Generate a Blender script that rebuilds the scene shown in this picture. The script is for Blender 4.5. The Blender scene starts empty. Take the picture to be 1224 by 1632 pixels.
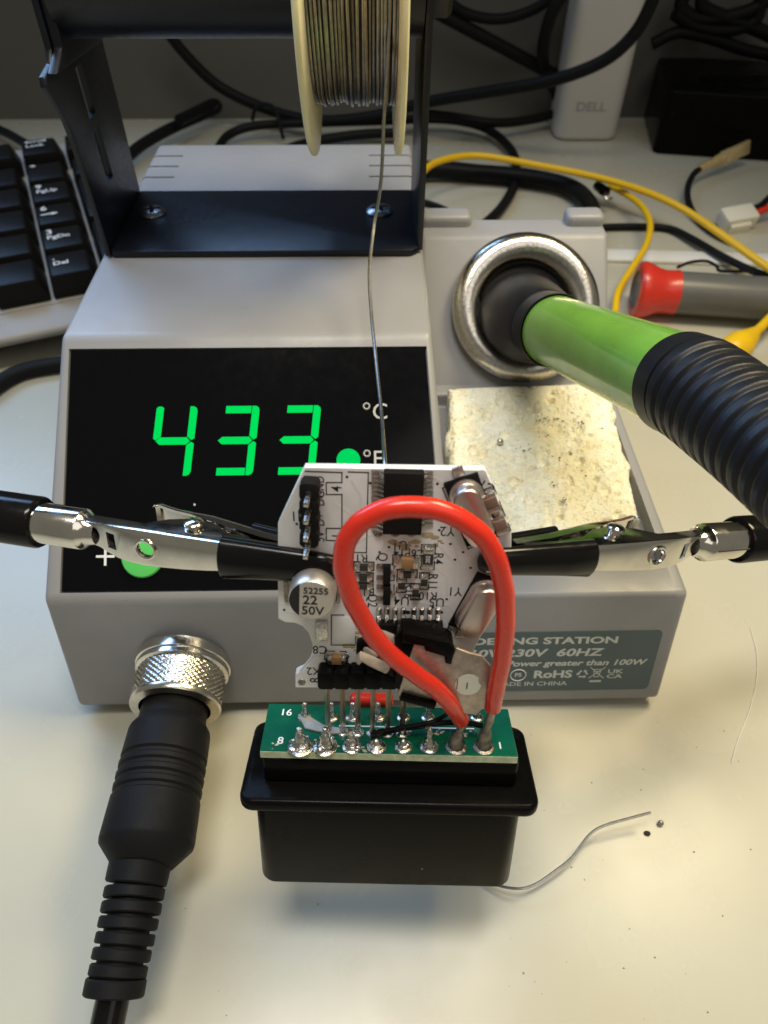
import bpy, bmesh, math, random
from mathutils import Vector as V, Matrix
R = math.radians
random.seed(7)
SC = bpy.context.scene
COL = SC.collection
S = 0.001                                   # all coordinates below are millimetres

# ------------------------------------------------------------------ camera
F_PX, PW, PH = 1120.0, 1224, 1632
CAM = V((67.8, -84.1, 151.8))
def cam_axes(p, r, yaw):
    fw = V((0, math.cos(p), -math.sin(p))); up = V((0, math.sin(p), math.cos(p))); rt = V((1, 0, 0))
    M = Matrix.Rotation(yaw, 3, 'Z')
    fw, up, rt = M @ fw, M @ up, M @ rt
    c, s = math.cos(r), math.sin(r)
    return c*rt + s*up, -s*rt + c*up, fw
RT, UP, FW = cam_axes(R(47.81), R(.29), R(-1.24))
cd = bpy.data.cameras.new('camera')
cam = bpy.data.objects.new('camera', cd); COL.objects.link(cam)
cd.sensor_fit = 'VERTICAL'; cd.sensor_height = 36; cd.sensor_width = 27
cd.lens = 36 * F_PX / PH
cd.clip_start = .005; cd.clip_end = 20
cd.dof.use_dof = True; cd.dof.focus_distance = .118; cd.dof.aperture_fstop = 30
mw = Matrix((RT, UP, -FW)).transposed().to_4x4(); mw.translation = CAM * S
cam.matrix_world = mw
SC.camera = cam

# ------------------------------------------------------------------ light
w = bpy.data.worlds.new('World'); SC.world = w; w.use_nodes = True
bg = w.node_tree.nodes['Background']
bg.inputs[0].default_value = (.64, .60, .50, 1); bg.inputs[1].default_value = .26
def lamp(name, kind, loc, target, power, color, **kw):
    d = bpy.data.lights.new(name, kind); o = bpy.data.objects.new(name, d); COL.objects.link(o)
    d.energy = power; d.color = color
    for k, v in kw.items(): setattr(d, k, v)
    o.location = V(loc) * S
    o.rotation_euler = (V(target) - V(loc)).to_track_quat('-Z', 'Y').to_euler()
    return o
lamp('desk_lamp', 'AREA', (235, 85, 340), (70, -60, 0), .44, (1, .83, .50), shape='RECTANGLE', size=.13, size_y=.09, spread=R(120))
lamp('ceiling_light', 'AREA', (60, -10, 620), (66, -25, 0), .43, (1, .97, .90), shape='RECTANGLE', size=.26, size_y=.11, spread=R(78))
lamp('monitor_light', 'AREA', (-190, 350, 335), (-40, -60, 30), 1.7, (.34, .58, 1), shape='RECTANGLE', size=.44, size_y=.28, spread=R(120))
lamp('fill_light', 'AREA', (330, -330, 600), (60, 0, 30), .50, (1, .95, .88), shape='RECTANGLE', size=.4, size_y=.4)  # added soft fill from front right, brightens board and sponge
SC.view_settings.view_transform = 'Standard'; SC.view_settings.look = 'None'
SC.view_settings.exposure = 0; SC.view_settings.gamma = 1; SC.view_settings.use_curve_mapping = False
SC.render.engine = 'CYCLES'
SC.cycles.use_denoising = True
SC.cycles.max_bounces = 8; SC.cycles.caustics_reflective = False; SC.cycles.caustics_refractive = False

# ------------------------------------------------------------------ geometry helpers (photo point -> place at a stated height or plane)
def ray(x, y): return FW + RT * ((x - 612) / F_PX) - UP * ((y - 816) / F_PX)
def atz(x, y, z=0.):
    d = ray(x, y); return CAM + d * ((z - CAM.z) / d.z)
def aty(x, y, Y):
    d = ray(x, y); return CAM + d * ((Y - CAM.y) / d.y)
def atx(x, y, X):
    d = ray(x, y); return CAM + d * ((X - CAM.x) / d.x)
def atd(x, y, D): return CAM + ray(x, y) * D
def onp(x, y, o, n):
    d = ray(x, y); return CAM + d * (((o - CAM) @ n) / (d @ n))
class Fr:                                   # a local frame in mm
    def __init__(s, o, x, y, z=None):
        s.o = V(o); s.x = V(x).normalized(); s.y = V(y); s.y = (s.y - s.x * (s.y @ s.x)).normalized()
        s.z = s.x.cross(s.y)
    def __call__(s, a, b, c=0.): return s.o + s.x*a + s.y*b + s.z*c
    def at(s, a, b, c=0., ang=0.):
        ca, sa = math.cos(ang), math.sin(ang)
        return Fr(s(a, b, c), s.x*ca + s.y*sa, s.y*ca - s.x*sa)
    def px(s, x, y, h=0.):                  # photo point on the plane z=h of the frame -> (a,b)
        P = onp(x, y, s.o + s.z*h, s.z) - s.o
        return P @ s.x, P @ s.y
    def mat(s, base):
        m = Matrix((s.x, s.y, s.z)).transposed().to_4x4(); m.translation = (s.o - base) * S
        return m
WORLD = Fr((0, 0, 0), (1, 0, 0), (0, 1, 0))
def frame_axis(o, axis, hint=(0, 0, 1)):    # frame whose z is axis
    z = V(axis).normalized(); h = V(hint)
    if abs(z @ h.normalized()) > .95: h = V((0, 1, 0))
    x = h.cross(z).normalized(); y = z.cross(x)
    return Fr(o, x, y)
def spl(P, n=8):                            # Catmull-Rom through P
    P = [V(p) for p in P]; Q = [P[0]*2 - P[1]] + P + [P[-1]*2 - P[-2]]
    out = []
    for i in range(1, len(Q) - 2):
        a, b, c, d = Q[i-1:i+3]
        for k in range(n):
            t = k / n
            out.append(.5*((2*b) + (c-a)*t + (2*a-5*b+4*c-d)*t*t + (3*b-a-3*c+d)*t**3))
    out.append(P[-1]); return out
class MB:
    def __init__(s): s.v = []; s.f = []
    def add(s, vs, fs):
        n = len(s.v); s.v += [V(v) for v in vs]; s.f += [[i+n for i in f] for f in fs]; return s
    def box(s, fr, a0, a1, b0, b1, c0, c1):
        vs = [fr(a, b, c) for c in (c0, c1) for b in (b0, b1) for a in (a0, a1)]
        return s.add(vs, [(0,2,3,1),(4,5,7,6),(0,1,5,4),(2,6,7,3),(0,4,6,2),(1,3,7,5)])
    def prism(s, fr, poly, c0, c1):
        A = sum(poly[i-1][0]*poly[i][1] - poly[i][0]*poly[i-1][1] for i in range(len(poly)))
        if A < 0: poly = poly[::-1]
        n = len(poly)
        vs = [fr(a, b, c0) for a, b in poly] + [fr(a, b, c1) for a, b in poly]
        return s.add(vs, [list(range(n))[::-1], list(range(n, 2*n))] + [(i, (i+1) % n, n + (i+1) % n, n + i) for i in range(n)])
    def rev(s, fr, prof, seg=40, cap0=False, cap1=False, knurl=None, arc=None):   # prof [(r,h)] round frame z
        n0 = len(s.v); m = len(prof)
        for j, (r, h) in enumerate(prof):
            for i in range(seg):
                a = 2*math.pi*i/seg
                rr = r + (knurl(i, j) if knurl else 0)
                s.v.append(fr(rr*math.cos(a), rr*math.sin(a), h))
        for j in range(m-1):
            for i in range(seg):
                k = (i+1) % seg
                s.f.append([n0+j*seg+i, n0+j*seg+k, n0+(j+1)*seg+k, n0+(j+1)*seg+i])
        if cap0: s.f.append([n0+i for i in range(seg)][::-1])
        if cap1: s.f.append([n0+(m-1)*seg+i for i in range(seg)])
        return s
    def tube(s, P, r, seg=10, caps=True, flat=1., up0=None):       # r number, list or function of arclength
        P = [V(p) for p in P]; n = len(P); n0 = len(s.v)
        L = [0.]
        for i in range(1, n): L.append(L[-1] + (P[i]-P[i-1]).length)
        t = (P[1]-P[0]).normalized()
        u = V(up0) if up0 else (V((0,0,1)) if abs(t.z) < .9 else V((1,0,0)))
        for i in range(n):
            t = (P[min(i+1, n-1)] - P[max(i-1, 0)]).normalized()
            u = (u - t*(u @ t)).normalized(); b = t.cross(u)
            rr = r(L[i]) if callable(r) else (r[i] if isinstance(r, (list, tuple)) else r)
            for k in range(seg):
                a = 2*math.pi*k/seg
                s.v.append(P[i] + b*(math.cos(a)*rr*flat) + u*(math.sin(a)*rr))
        for i in range(n-1):
            for k in range(seg):
                q = (k+1) % seg
                s.f.append([n0+i*seg+k, n0+i*seg+q, n0+(i+1)*seg+q, n0+(i+1)*seg+k])
        if caps:
            s.f.append([n0+k for k in range(seg)][::-1]); s.f.append([n0+(n-1)*seg+k for k in range(seg)])
        return s
    def ball(s, c, r, sc=(1,1,1), seg=12, rings=8, fr=WORLD, jit=0.):
        pr = []
        n0 = len(s.v); c = V(c)
        for j in range(rings+1):
            th = math.pi*j/rings
            for i in range(seg):
                a = 2*math.pi*i/seg; q = r*(1 + random.uniform(-jit, jit))
                d = V((math.sin(th)*math.cos(a)*sc[0], math.sin(th)*math.sin(a)*sc[1], -math.cos(th)*sc[2])) * q
                s.v.append(c + fr.x*d.x + fr.y*d.y + fr.z*d.z)
        for j in range(rings):
            for i in range(seg):
                k = (i+1) % seg
                s.f.append([n0+j*seg+i, n0+j*seg+k, n0+(j+1)*seg+k, n0+(j+1)*seg+i])
        return s
    def torus(s, fr, R0, r, seg=32, q=8):
        n0 = len(s.v)
        for i in range(seg):
            a = 2*math.pi*i/seg
            for k in range(q):
                b = 2*math.pi*k/q
                rr = R0 + r*math.cos(b)
                s.v.append(fr(rr*math.cos(a), rr*math.sin(a), r*math.sin(b)))
        for i in range(seg):
            for k in range(q):
                i2, k2 = (i+1) % seg, (k+1) % q
                s.f.append([n0+i*q+k, n0+i2*q+k, n0+i2*q+k2, n0+i*q+k2])
        return s
    def text(s, fr, string, size, align='CENTER', off=0., h=.04, sx=1., shear=0.):
        for vs, fs in [text_mesh(string, align, off, shear)]:
            s.add([fr(x*size*sx, y*size, h) for x, y in vs], fs)
        return s
    def build(s, name, mat, parent=None, bevel=0., seg=2, angle=35, sel=None, smooth=True, cut=None, solid=0., delface=None, weld=True):
        base = parent_base(parent)
        me = bpy.data.meshes.new(name)
        bm = bmesh.new()
        vs = [bm.verts.new((v - base) * S) for v in s.v]
        for f in s.f:
            try: bm.faces.new([vs[i] for i in f])
            except ValueError: pass
        if weld: bmesh.ops.remove_doubles(bm, verts=bm.verts, dist=1e-7)
        bmesh.ops.recalc_face_normals(bm, faces=bm.faces)
        if bevel:
            ed = []
            for e in bm.edges:
                if len(e.link_faces) == 2 and e.calc_face_angle(0) > R(25):
                    a, b = [v.co/S + base for v in e.verts]
                    if sel is None or sel(a, b): ed.append(e)
            bmesh.ops.bevel(bm, geom=ed, offset=bevel*S, offset_type='OFFSET', segments=seg, profile=.5, affect='EDGES', clamp_overlap=True)
        if delface:
            kill = [f for f in bm.faces if delface(f.calc_center_median()/S + base, f.normal)]
            bmesh.ops.delete(bm, geom=kill, context='FACES')
        bm.to_mesh(me); bm.free()
        o = bpy.data.objects.new(name, me); COL.objects.link(o)
        if mat: me.materials.append(MAT[mat])
        if cut or solid:
            tmp = []
            if solid:
                m = o.modifiers.new('s', 'SOLIDIFY'); m.thickness = solid*S; m.offset = -1
            for cmb in (cut or []):
                c = cmb.build('cutter', None, parent, weld=True); c.parent = None; tmp.append(c)
                m = o.modifiers.new('b', 'BOOLEAN'); m.object = c; m.operation = 'DIFFERENCE'; m.solver = 'EXACT'
            dg = bpy.context.evaluated_depsgraph_get()
            nm = bpy.data.meshes.new_from_object(o.evaluated_get(dg)); o.modifiers.clear()
            old = o.data; o.data = nm; bpy.data.meshes.remove(old); nm.name = name
            for c in tmp: bpy.data.objects.remove(c)
            if mat and not nm.materials: nm.materials.append(MAT[mat])
            me = nm
        if smooth:
            me.polygons.foreach_set('use_smooth', [True]*len(me.polygons))
            me.set_sharp_from_angle(angle=R(angle))
        if parent: o.parent = parent
        else: o.location = (0, 0, 0)
        return o
_tc = {}
def text_mesh(string, align, off, shear):
    key = (string, align, off, shear)
    if key not in _tc:
        cu = bpy.data.curves.new('t', 'FONT'); cu.body = string; cu.size = 1; cu.align_x = align; cu.align_y = 'CENTER'
        cu.offset = off; cu.shear = shear; cu.resolution_u = 3
        o = bpy.data.objects.new('t', cu); COL.objects.link(o)
        dg = bpy.context.evaluated_depsgraph_get()
        me = bpy.data.meshes.new_from_object(o.evaluated_get(dg))
        _tc[key] = ([(v.co.x, v.co.y) for v in me.vertices], [list(p.vertices) for p in me.polygons])
        bpy.data.objects.remove(o); bpy.data.meshes.remove(me); bpy.data.curves.remove(cu)
    return _tc[key]
BASE = {}
def parent_base(p):
    while p is not None:
        if p.name in BASE: return BASE[p.name]
        p = p.parent
    return V((0, 0, 0))
def tag(o, label, cat, group=None):
    o['label'] = label; o['category'] = cat
    if group: o['group'] = group
    return o
def thing(name, loc, label, cat, group=None):
    o = bpy.data.objects.new(name, None); COL.objects.link(o)
    o.empty_display_size = .01
    o.location = V(loc) * S; BASE[o.name] = V(loc)
    return tag(o, label, cat, group)
def structure(o): o['kind'] = 'structure'; return o
def copy(o, parent, fr_matrix=None):
    c = o.copy(); COL.objects.link(c); c.parent = parent
    if fr_matrix is not None: c.matrix_local = fr_matrix
    return c

# ------------------------------------------------------------------ materials
MAT = {}
def mat(name, col, rough=.5, metal=0., bump=0., bscale=1500., var=0., vscale=400., rvar=0., coat=0., emit=None, estr=0., sss=0., spec=.5, col2=None, speck=None, trans=0., ior=1.45):
    m = bpy.data.materials.new(name); m.use_nodes = True; MAT[name] = m
    nt = m.node_tree; N = nt.nodes; L = nt.links; b = N['Principled BSDF']
    b.inputs['Base Color'].default_value = (*col, 1); b.inputs['Roughness'].default_value = rough
    b.inputs['Metallic'].default_value = metal; b.inputs['Coat Weight'].default_value = coat; b.inputs['Coat Roughness'].default_value = .08
    b.inputs['Specular IOR Level'].default_value = spec
    b.inputs['Transmission Weight'].default_value = trans; b.inputs['IOR'].default_value = ior
    if sss:
        b.inputs['Subsurface Weight'].default_value = sss; b.inputs['Subsurface Radius'].default_value = (1, .8, .5); b.inputs['Subsurface Scale'].default_value = .0015
    if emit: b.inputs['Emission Color'].default_value = (*emit, 1); b.inputs['Emission Strength'].default_value = estr
    tc = N.new('ShaderNodeTexCoord')
    def noise(sc, det=4, rgh=.6):
        n = N.new('ShaderNodeTexNoise'); n.inputs['Scale'].default_value = sc; n.inputs['Detail'].default_value = det; n.inputs['Roughness'].default_value = rgh
        L.new(tc.outputs['Object'], n.inputs['Vector']); return n
    colsock = None
    if var or col2:
        n = noise(vscale); r = N.new('ShaderNodeMapRange'); r.inputs['From Min'].default_value = .35; r.inputs['From Max'].default_value = .65
        L.new(n.outputs['Fac'], r.inputs['Value'])
        mx = N.new('ShaderNodeMix'); mx.data_type = 'RGBA'
        c2 = col2 or tuple(max(0, c*(1-var)) for c in col)
        mx.inputs['A'].default_value = (*col, 1); mx.inputs['B'].default_value = (*c2, 1)
        L.new(r.outputs['Result'], mx.inputs['Factor']); L.new(mx.outputs['Result'], b.inputs['Base Color']); colsock = mx.outputs['Result']
    if speck:                               # (scale, threshold, colour) small sparse specks
        vo = N.new('ShaderNodeTexVoronoi'); vo.inputs['Scale'].default_value = speck[0]; L.new(tc.outputs['Object'], vo.inputs['Vector'])
        lt = N.new('ShaderNodeMath'); lt.operation = 'LESS_THAN'; lt.inputs[1].default_value = speck[1]; L.new(vo.outputs['Distance'], lt.inputs[0])
        sp = N.new('ShaderNodeSeparateColor'); L.new(vo.outputs['Color'], sp.inputs['Color'])
        g = N.new('ShaderNodeMath'); g.operation = 'GREATER_THAN'; g.inputs[1].default_value = speck[3]; L.new(sp.outputs['Red'], g.inputs[0])
        mu = N.new('ShaderNodeMath'); mu.operation = 'MULTIPLY'; L.new(lt.outputs[0], mu.inputs[0]); L.new(g.outputs[0], mu.inputs[1])
        mx = N.new('ShaderNodeMix'); mx.data_type = 'RGBA'; mx.inputs['B'].default_value = (*speck[2], 1)
        if colsock: L.new(colsock, mx.inputs['A'])
        else: mx.inputs['A'].default_value = (*col, 1)
        L.new(mu.outputs[0], mx.inputs['Factor']); L.new(mx.outputs['Result'], b.inputs['Base Color'])
    if rvar:
        n = noise(vscale*2); r = N.new('ShaderNodeMapRange'); r.inputs['To Min'].default_value = max(.02, rough-rvar); r.inputs['To Max'].default_value = rough+rvar
        r.inputs['From Min'].default_value = .3; r.inputs['From Max'].default_value = .7
        L.new(n.outputs['Fac'], r.inputs['Value']); L.new(r.outputs['Result'], b.inputs['Roughness'])
    if bump:
        n = noise(bscale, 5); bn = N.new('ShaderNodeBump'); bn.inputs['Strength'].default_value = bump; bn.inputs['Distance'].default_value = .0003
        L.new(n.outputs['Fac'], bn.inputs['Height']); L.new(bn.outputs['Normal'], b.inputs['Normal'])
    return m
mat('desk', (.53, .508, .405), .26, bump=.06, bscale=260, var=.06, vscale=22, rvar=.035, spec=.32, speck=(95, .022, (.20, .17, .12), .80))
mat('wall', (.15, .145, .13), .8, bump=.25, bscale=900, var=.12, vscale=8)
mat('grey_plastic', (.30, .298, .305), .38, bump=.14, bscale=2600, var=.07, vscale=70, rvar=.07, speck=(120, .022, (.72, .72, .70), .86))
mat('groove', (.10, .095, .095), .7)
mat('panel', (.003, .003, .004), .12, rvar=.03, vscale=200, speck=(170, .055, (.5, .5, .52), .80), spec=.2)
mat('led', (.0, .02, .005), 1., spec=0., emit=(.0, .74, .10), estr=1.)
mat('led_dot', (.0, .02, .005), 1., spec=0., emit=(.0, .66, .11), estr=1.)
mat('print_white', (.80, .80, .78), .5)
mat('print_grey', (.50, .50, .49), .5)
mat('button_green', (.10, .56, .12), .38, sss=.1)
mat('chrome', (.80, .78, .74), .14, metal=1, rvar=.05, vscale=500, var=.12)
mat('chrome_worn', (.74, .70, .64), .19, metal=1, bump=.24, bscale=1500, var=.30, vscale=1500, rvar=.08)
mat('nickel', (.84, .80, .73), .13, metal=1, rvar=.05, var=.14, vscale=250, bump=.04, bscale=400)
mat('screw_steel', (.34, .35, .38), .32, metal=1, var=.2, vscale=600)
mat('knurl', (.82, .76, .66), .22, metal=1, var=.2, vscale=600)
mat('black_plastic', (.0045, .0042, .004), .22, bump=.06, bscale=1800, rvar=.10, vscale=120, spec=.07, speck=(330, .05, (.22, .21, .19), .93))
mat('black_gloss', (.005, .005, .005), .16, rvar=.05, vscale=300, spec=.3)
mat('black_rubber', (0.0099, 0.0099, 0.0105), .55, bump=.2, bscale=2600, rvar=.06, spec=.14)
mat('black_paint', (.005, .006, .010), .36, bump=.10, bscale=3000, rvar=.06, spec=.5)
mat('grip', (0.0077, 0.0088, 0.0121), .40, bump=.1, bscale=2500, spec=.35)
mat('black_dull', (0.0088, 0.0083, 0.0077), .6, bump=.2, bscale=1500, spec=.14)
mat('cable', (0.0088, 0.0088, 0.0094), .45, spec=.14)
mat('green_sleeve', (.20, .46, .07), .20, sss=.2, coat=.5, var=.16, vscale=90, rvar=.08)
mat('sponge', (.98, .955, .82), .95, spec=.05, col2=(.93, .86, .64), vscale=170, sss=.3)
def sponge_pores(m):
    nt = m.node_tree; N = nt.nodes; L = nt.links; b = N['Principled BSDF']; tc = N['Texture Coordinate']
    hs = []
    for sc, lo_, hi_ in ((420, .05, .32), (1100, .0, .5)):
        nz = N.new('ShaderNodeTexNoise'); nz.inputs['Scale'].default_value = sc*.6; L.new(tc.outputs['Object'], nz.inputs['Vector'])
        mxv = N.new('ShaderNodeMix'); mxv.data_type = 'VECTOR'; mxv.inputs['Factor'].default_value = .0012
        L.new(tc.outputs['Object'], mxv.inputs['A']); L.new(nz.outputs['Color'], mxv.inputs['B'])
        vo = N.new('ShaderNodeTexVoronoi'); vo.inputs['Scale'].default_value = sc; L.new(mxv.outputs['Result'], vo.inputs['Vector'])
        mr = N.new('ShaderNodeMapRange'); mr.inputs['From Min'].default_value = lo_; mr.inputs['From Max'].default_value = hi_; L.new(vo.outputs['Distance'], mr.inputs['Value']); hs.append(mr.outputs['Result'])
    ad = N.new('ShaderNodeMath'); ad.operation = 'MULTIPLY_ADD'; ad.inputs[1].default_value = .6; L.new(hs[1], ad.inputs[0]); L.new(hs[0], ad.inputs[2])
    bn = N.new('ShaderNodeBump'); bn.inputs['Strength'].default_value = .8; bn.inputs['Distance'].default_value = .0006
    L.new(ad.outputs[0], bn.inputs['Height']); L.new(bn.outputs['Normal'], b.inputs['Normal'])
    # brown wiping stain over the middle of the sponge
    base = b.inputs['Base Color'].links[0].from_socket
    gr = N.new('ShaderNodeVectorMath'); gr.operation = 'DISTANCE'; gr.inputs[1].default_value = (.0035, -.004, .005); L.new(tc.outputs['Object'], gr.inputs[0])
    n2 = N.new('ShaderNodeTexNoise'); n2.inputs['Scale'].default_value = 190; n2.inputs['Detail'].default_value = 6; n2.inputs['Roughness'].default_value = .7; L.new(tc.outputs['Object'], n2.inputs['Vector'])
    m1 = N.new('ShaderNodeMapRange'); m1.inputs['From Min'].default_value = .019; m1.inputs['From Max'].default_value = .003; L.new(gr.outputs['Value'], m1.inputs['Value'])
    m2 = N.new('ShaderNodeMapRange'); m2.inputs['From Min'].default_value = .42; m2.inputs['From Max'].default_value = .68; m2.inputs['To Max'].default_value = .30; L.new(n2.outputs['Fac'], m2.inputs['Value'])
    mu = N.new('ShaderNodeMath'); mu.operation = 'MULTIPLY'; L.new(m1.outputs['Result'], mu.inputs[0]); L.new(m2.outputs['Result'], mu.inputs[1])
    mx = N.new('ShaderNodeMix'); mx.data_type = 'RGBA'; mx.inputs['B'].default_value = (.50, .34, .16, 1); L.new(base, mx.inputs['A']); L.new(mu.outputs[0], mx.inputs['Factor']); L.new(mx.outputs['Result'], b.inputs['Base Color'])
sponge_pores(MAT['sponge'])
mat('soot', (.03, .025, .02), .9)
mat('soot_brown', (.22, .18, .12), .9)
mat('label', (.085, .12, .13), .42)
mat('label_text', (.58, .60, .56), .5)
mat('white_mask', (.80, .785, .77), .34, var=.14, vscale=170, rvar=.08, bump=.05, bscale=600)
mat('trace_white', (.70, .685, .66), .30)
mat('flux', (.50, .40, .24), .25, var=.3, vscale=500)
mat('silk', (.012, .012, .012), .6)
mat('green_mask', (.003, .105, .060), .24, var=.25, vscale=300, bump=.08, bscale=700, rvar=.08)
mat('fr4', (.55, .60, .38), .6, var=.3, vscale=900)
mat('solder', (.70, .67, .62), .22, metal=1, bump=.5, bscale=1300, var=.25, vscale=900, rvar=.12)
mat('solder_dirty', (.42, .36, .31), .32, metal=1, bump=.8, bscale=1400, var=.5, vscale=900)
mat('grey_smear', (.36, .36, .34), .5, var=.3, vscale=700, bump=.5, bscale=900)
mat('pin', (.62, .50, .38), .28, metal=1, var=.25, vscale=700)
mat('crystal_can', (.72, .63, .58), .34, metal=1, rvar=.04, vscale=300)
mat('tin_plate', (.52, .44, .38), .40, metal=.75, bump=.25, bscale=1200, var=.35, vscale=700)
mat('ceramic_tan', (.30, .17, .07), .5)
mat('ceramic_brown', (.20, .12, .09), .5)
mat('resistor', (.03, .028, .027), .45)
mat('alu_can', (.72, .66, .60), .34, metal=.8, var=.08, vscale=300)
mat('red_wire', (.70, .032, .014), .24, bump=.05, bscale=700, coat=.2, rvar=.08, vscale=200, var=.08)
mat('yellow', (.84, .52, .01), .36)
mat('sticker', (.60, .64, .52), .6)
mat('strip', (.58, .50, .42), .5, var=.25, vscale=600)
mat('spool_plastic', (.92, .82, .54), .38, sss=.7, var=.06, vscale=120)
mat('tin_wire', (.44, .42, .385), .32, metal=1, var=.25, vscale=900)
mat('core_gap_shade', (.05, .048, .045), .6)  # dark colour stands in for shade in the gaps between wire turns
mat('keycap', (0.0077, 0.0072, 0.0066), .38, bump=.15, bscale=3000, spec=.14)
mat('kb_case', (.34, .32, .29), .5, var=.06, vscale=60)
mat('legend', (.70, .69, .66), .5)
mat('brick_white', (.62, .60, .57), .45)
mat('brick_text', (.36, .35, .34), .5)
mat('red_plastic', (.62, .035, .02), .30, sss=.15, coat=.2)
mat('grey_tube', (.125, .125, .112), .34, var=.1, vscale=80)
mat('crimp', (.88, .68, .34), .25, metal=.6, var=.2, vscale=300)
mat('cream', (.78, .74, .60), .45)
mat('ruler', (.80, .79, .74), .3)

# ------------------------------------------------------------------ setting
d = MB().box(WORLD, -900, 900, -700, 380, -25, 0).build('desk', 'desk', weld=True); structure(d)
wl = MB().box(WORLD, -900, 900, 368, 390, -100, 900).build('wall', 'wall'); structure(wl)

# ------------------------------------------------------------------ soldering station
st = thing('soldering_station', (66, 60, 0), 'grey soldering station with green digital readout 433 and black front panel', 'soldering station')
ZB, ZC, ZT, YF, YB = 3., 33., 66.6, 44.4, 148.5
XR0, XR1 = 84.5, 80.6                        # right wall of the main body, low and high
hs = MB()
prof_lo = [(-8.5, ZB), (0, ZC), (150, ZC), (152, ZB)]
prof_hi = [(0, ZC), (YF, ZT), (YB, ZT), (150, ZC)]
vs = [V((0, y, z)) for y, z in prof_lo] + [V((XR0, y, z)) for y, z in prof_lo] + [V((2, y, z)) for y, z in prof_hi[1:3]] + [V((XR1, y, z)) for y, z in prof_hi[1:3]]
# 0-3 left low, 4-7 right low, 8,9 left high, 10,11 right high
hs.add(vs, [(0,4,5,1), (1,5,10,8), (8,10,11,9), (9,11,6,2), (2,6,7,3), (0,3,7,4), (0,1,2,3), (1,8,9,2), (4,7,6,5), (5,6,11,10)])
PN = Fr((0, 0, ZC), (1, 0, 0), (0, YF, ZT-ZC))      # slope of the front panel, z out
cut_panel = MB().prism(PN, [(3.4, 1.6), (82.2, 1.6), (79.4, 52.8), (3.9, 52.8)], -1.0, 3)
vents = []
for k in range(3):
    for (xa, xb) in ((1, 11.5), (69.5, 81.5)):
        y = YB - 9.5 - k*7.6
        vents.append(MB().box(WORLD, xa - 2, xb, y - .45, y + .45, ZT - 1.6, ZT + 2))
def seam(a, b): return not (abs(a.x - XR0) < .05 and abs(b.x - XR0) < .05 and a.z < ZC + .1 and b.z < ZC + .1)
housing = hs.build('housing', 'grey_plastic', st, bevel=1.5, seg=4, sel=seam, cut=[cut_panel] + vents)
# right half of the base: tray floor, lip and rim
XE = 133.
tr = MB().prism(Fr((XR0, 0, 0), (0, 1, 0), (0, 0, 1)), [(-8.5, ZB), (0, ZC), (9, ZC), (9, 29), (66, 29), (66, ZC), (150, ZC), (152, ZB)], 0, 130.3 - XR0)
tr.build('sponge_tray', 'grey_plastic', st, bevel=.9, seg=3, sel=lambda a, b: abs(a.x-b.x) > 1,
         delface=lambda c, n: abs(c.x - XR0) < .01 or abs(c.x - 130.3) < .01)
MB().prism(Fr((130.3, 0, 0), (0, 1, 0), (0, 0, 1)), [(-8.5, ZB), (0, ZC), (150, ZC), (152, ZB)], 0, XE - 130.3).build(
    'tray_rim', 'grey_plastic', st, bevel=1.3, seg=4, sel=lambda a, b: not (a.x < 130.4 and b.x < 130.4 and (a.y < 8 or b.y < 8)))
# iron holder block with a face leaning back 45 degrees
HF = Fr((109.4, 67, 31), (1, 0, 0), (0, 1, 1))       # z = outward normal of the face
blk = [(66.5, 29.5), (98.6, 61.6), (108, 61.6), (119, 31), (80, 29.5)]
MB().prism(Fr((XR1 + .6, 0, 0), (0, 1, 0), (0, 0, 1)), blk, 0, 132.4 - XR1 - .6).build('holder_block', 'grey_plastic', st, bevel=1.6, seg=4)
for xa, xb in ((XR1 + 1, 95.5), (121.5, 132.0)):
    MB().box(WORLD, xa, xb, 102.5, 109.0, 58, 64.6).build('holder_tab', 'grey_plastic', st, bevel=1.6, seg=3)
RF = HF.at(-.2, 23.7, 0)
prof = [(20.2, 0), (20.6, .9), (20.6, 2.2), (20.1, 3.3), (19.2, 4.1), (18.0, 4.6), (16.6, 4.75), (15.2, 4.4), (14.0, 3.6), (13.0, 2.5), (12.4, 1.4), (12.2, .35)]
MB().rev(RF, [(r_*.965, h_) for r_, h_ in prof], 72).build('holder_ring', 'chrome_worn', st)
MB().rev(RF, [(12.7, .3), (.01, .3)], 40).build('bore_shade_disc', 'black_dull', st)  # flat black disc: shade of an open bore put into colour, no hole
for (x, y) in ((8, 4), (124, 2), (8, 142), (124, 142)):
    MB().rev(Fr((x, y, 0), (1, 0, 0), (0, 1, 0)), [(5, 0), (5.2, 3.4)], 20, cap0=True, cap1=True).build('foot', 'black_rubber', st)

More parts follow.
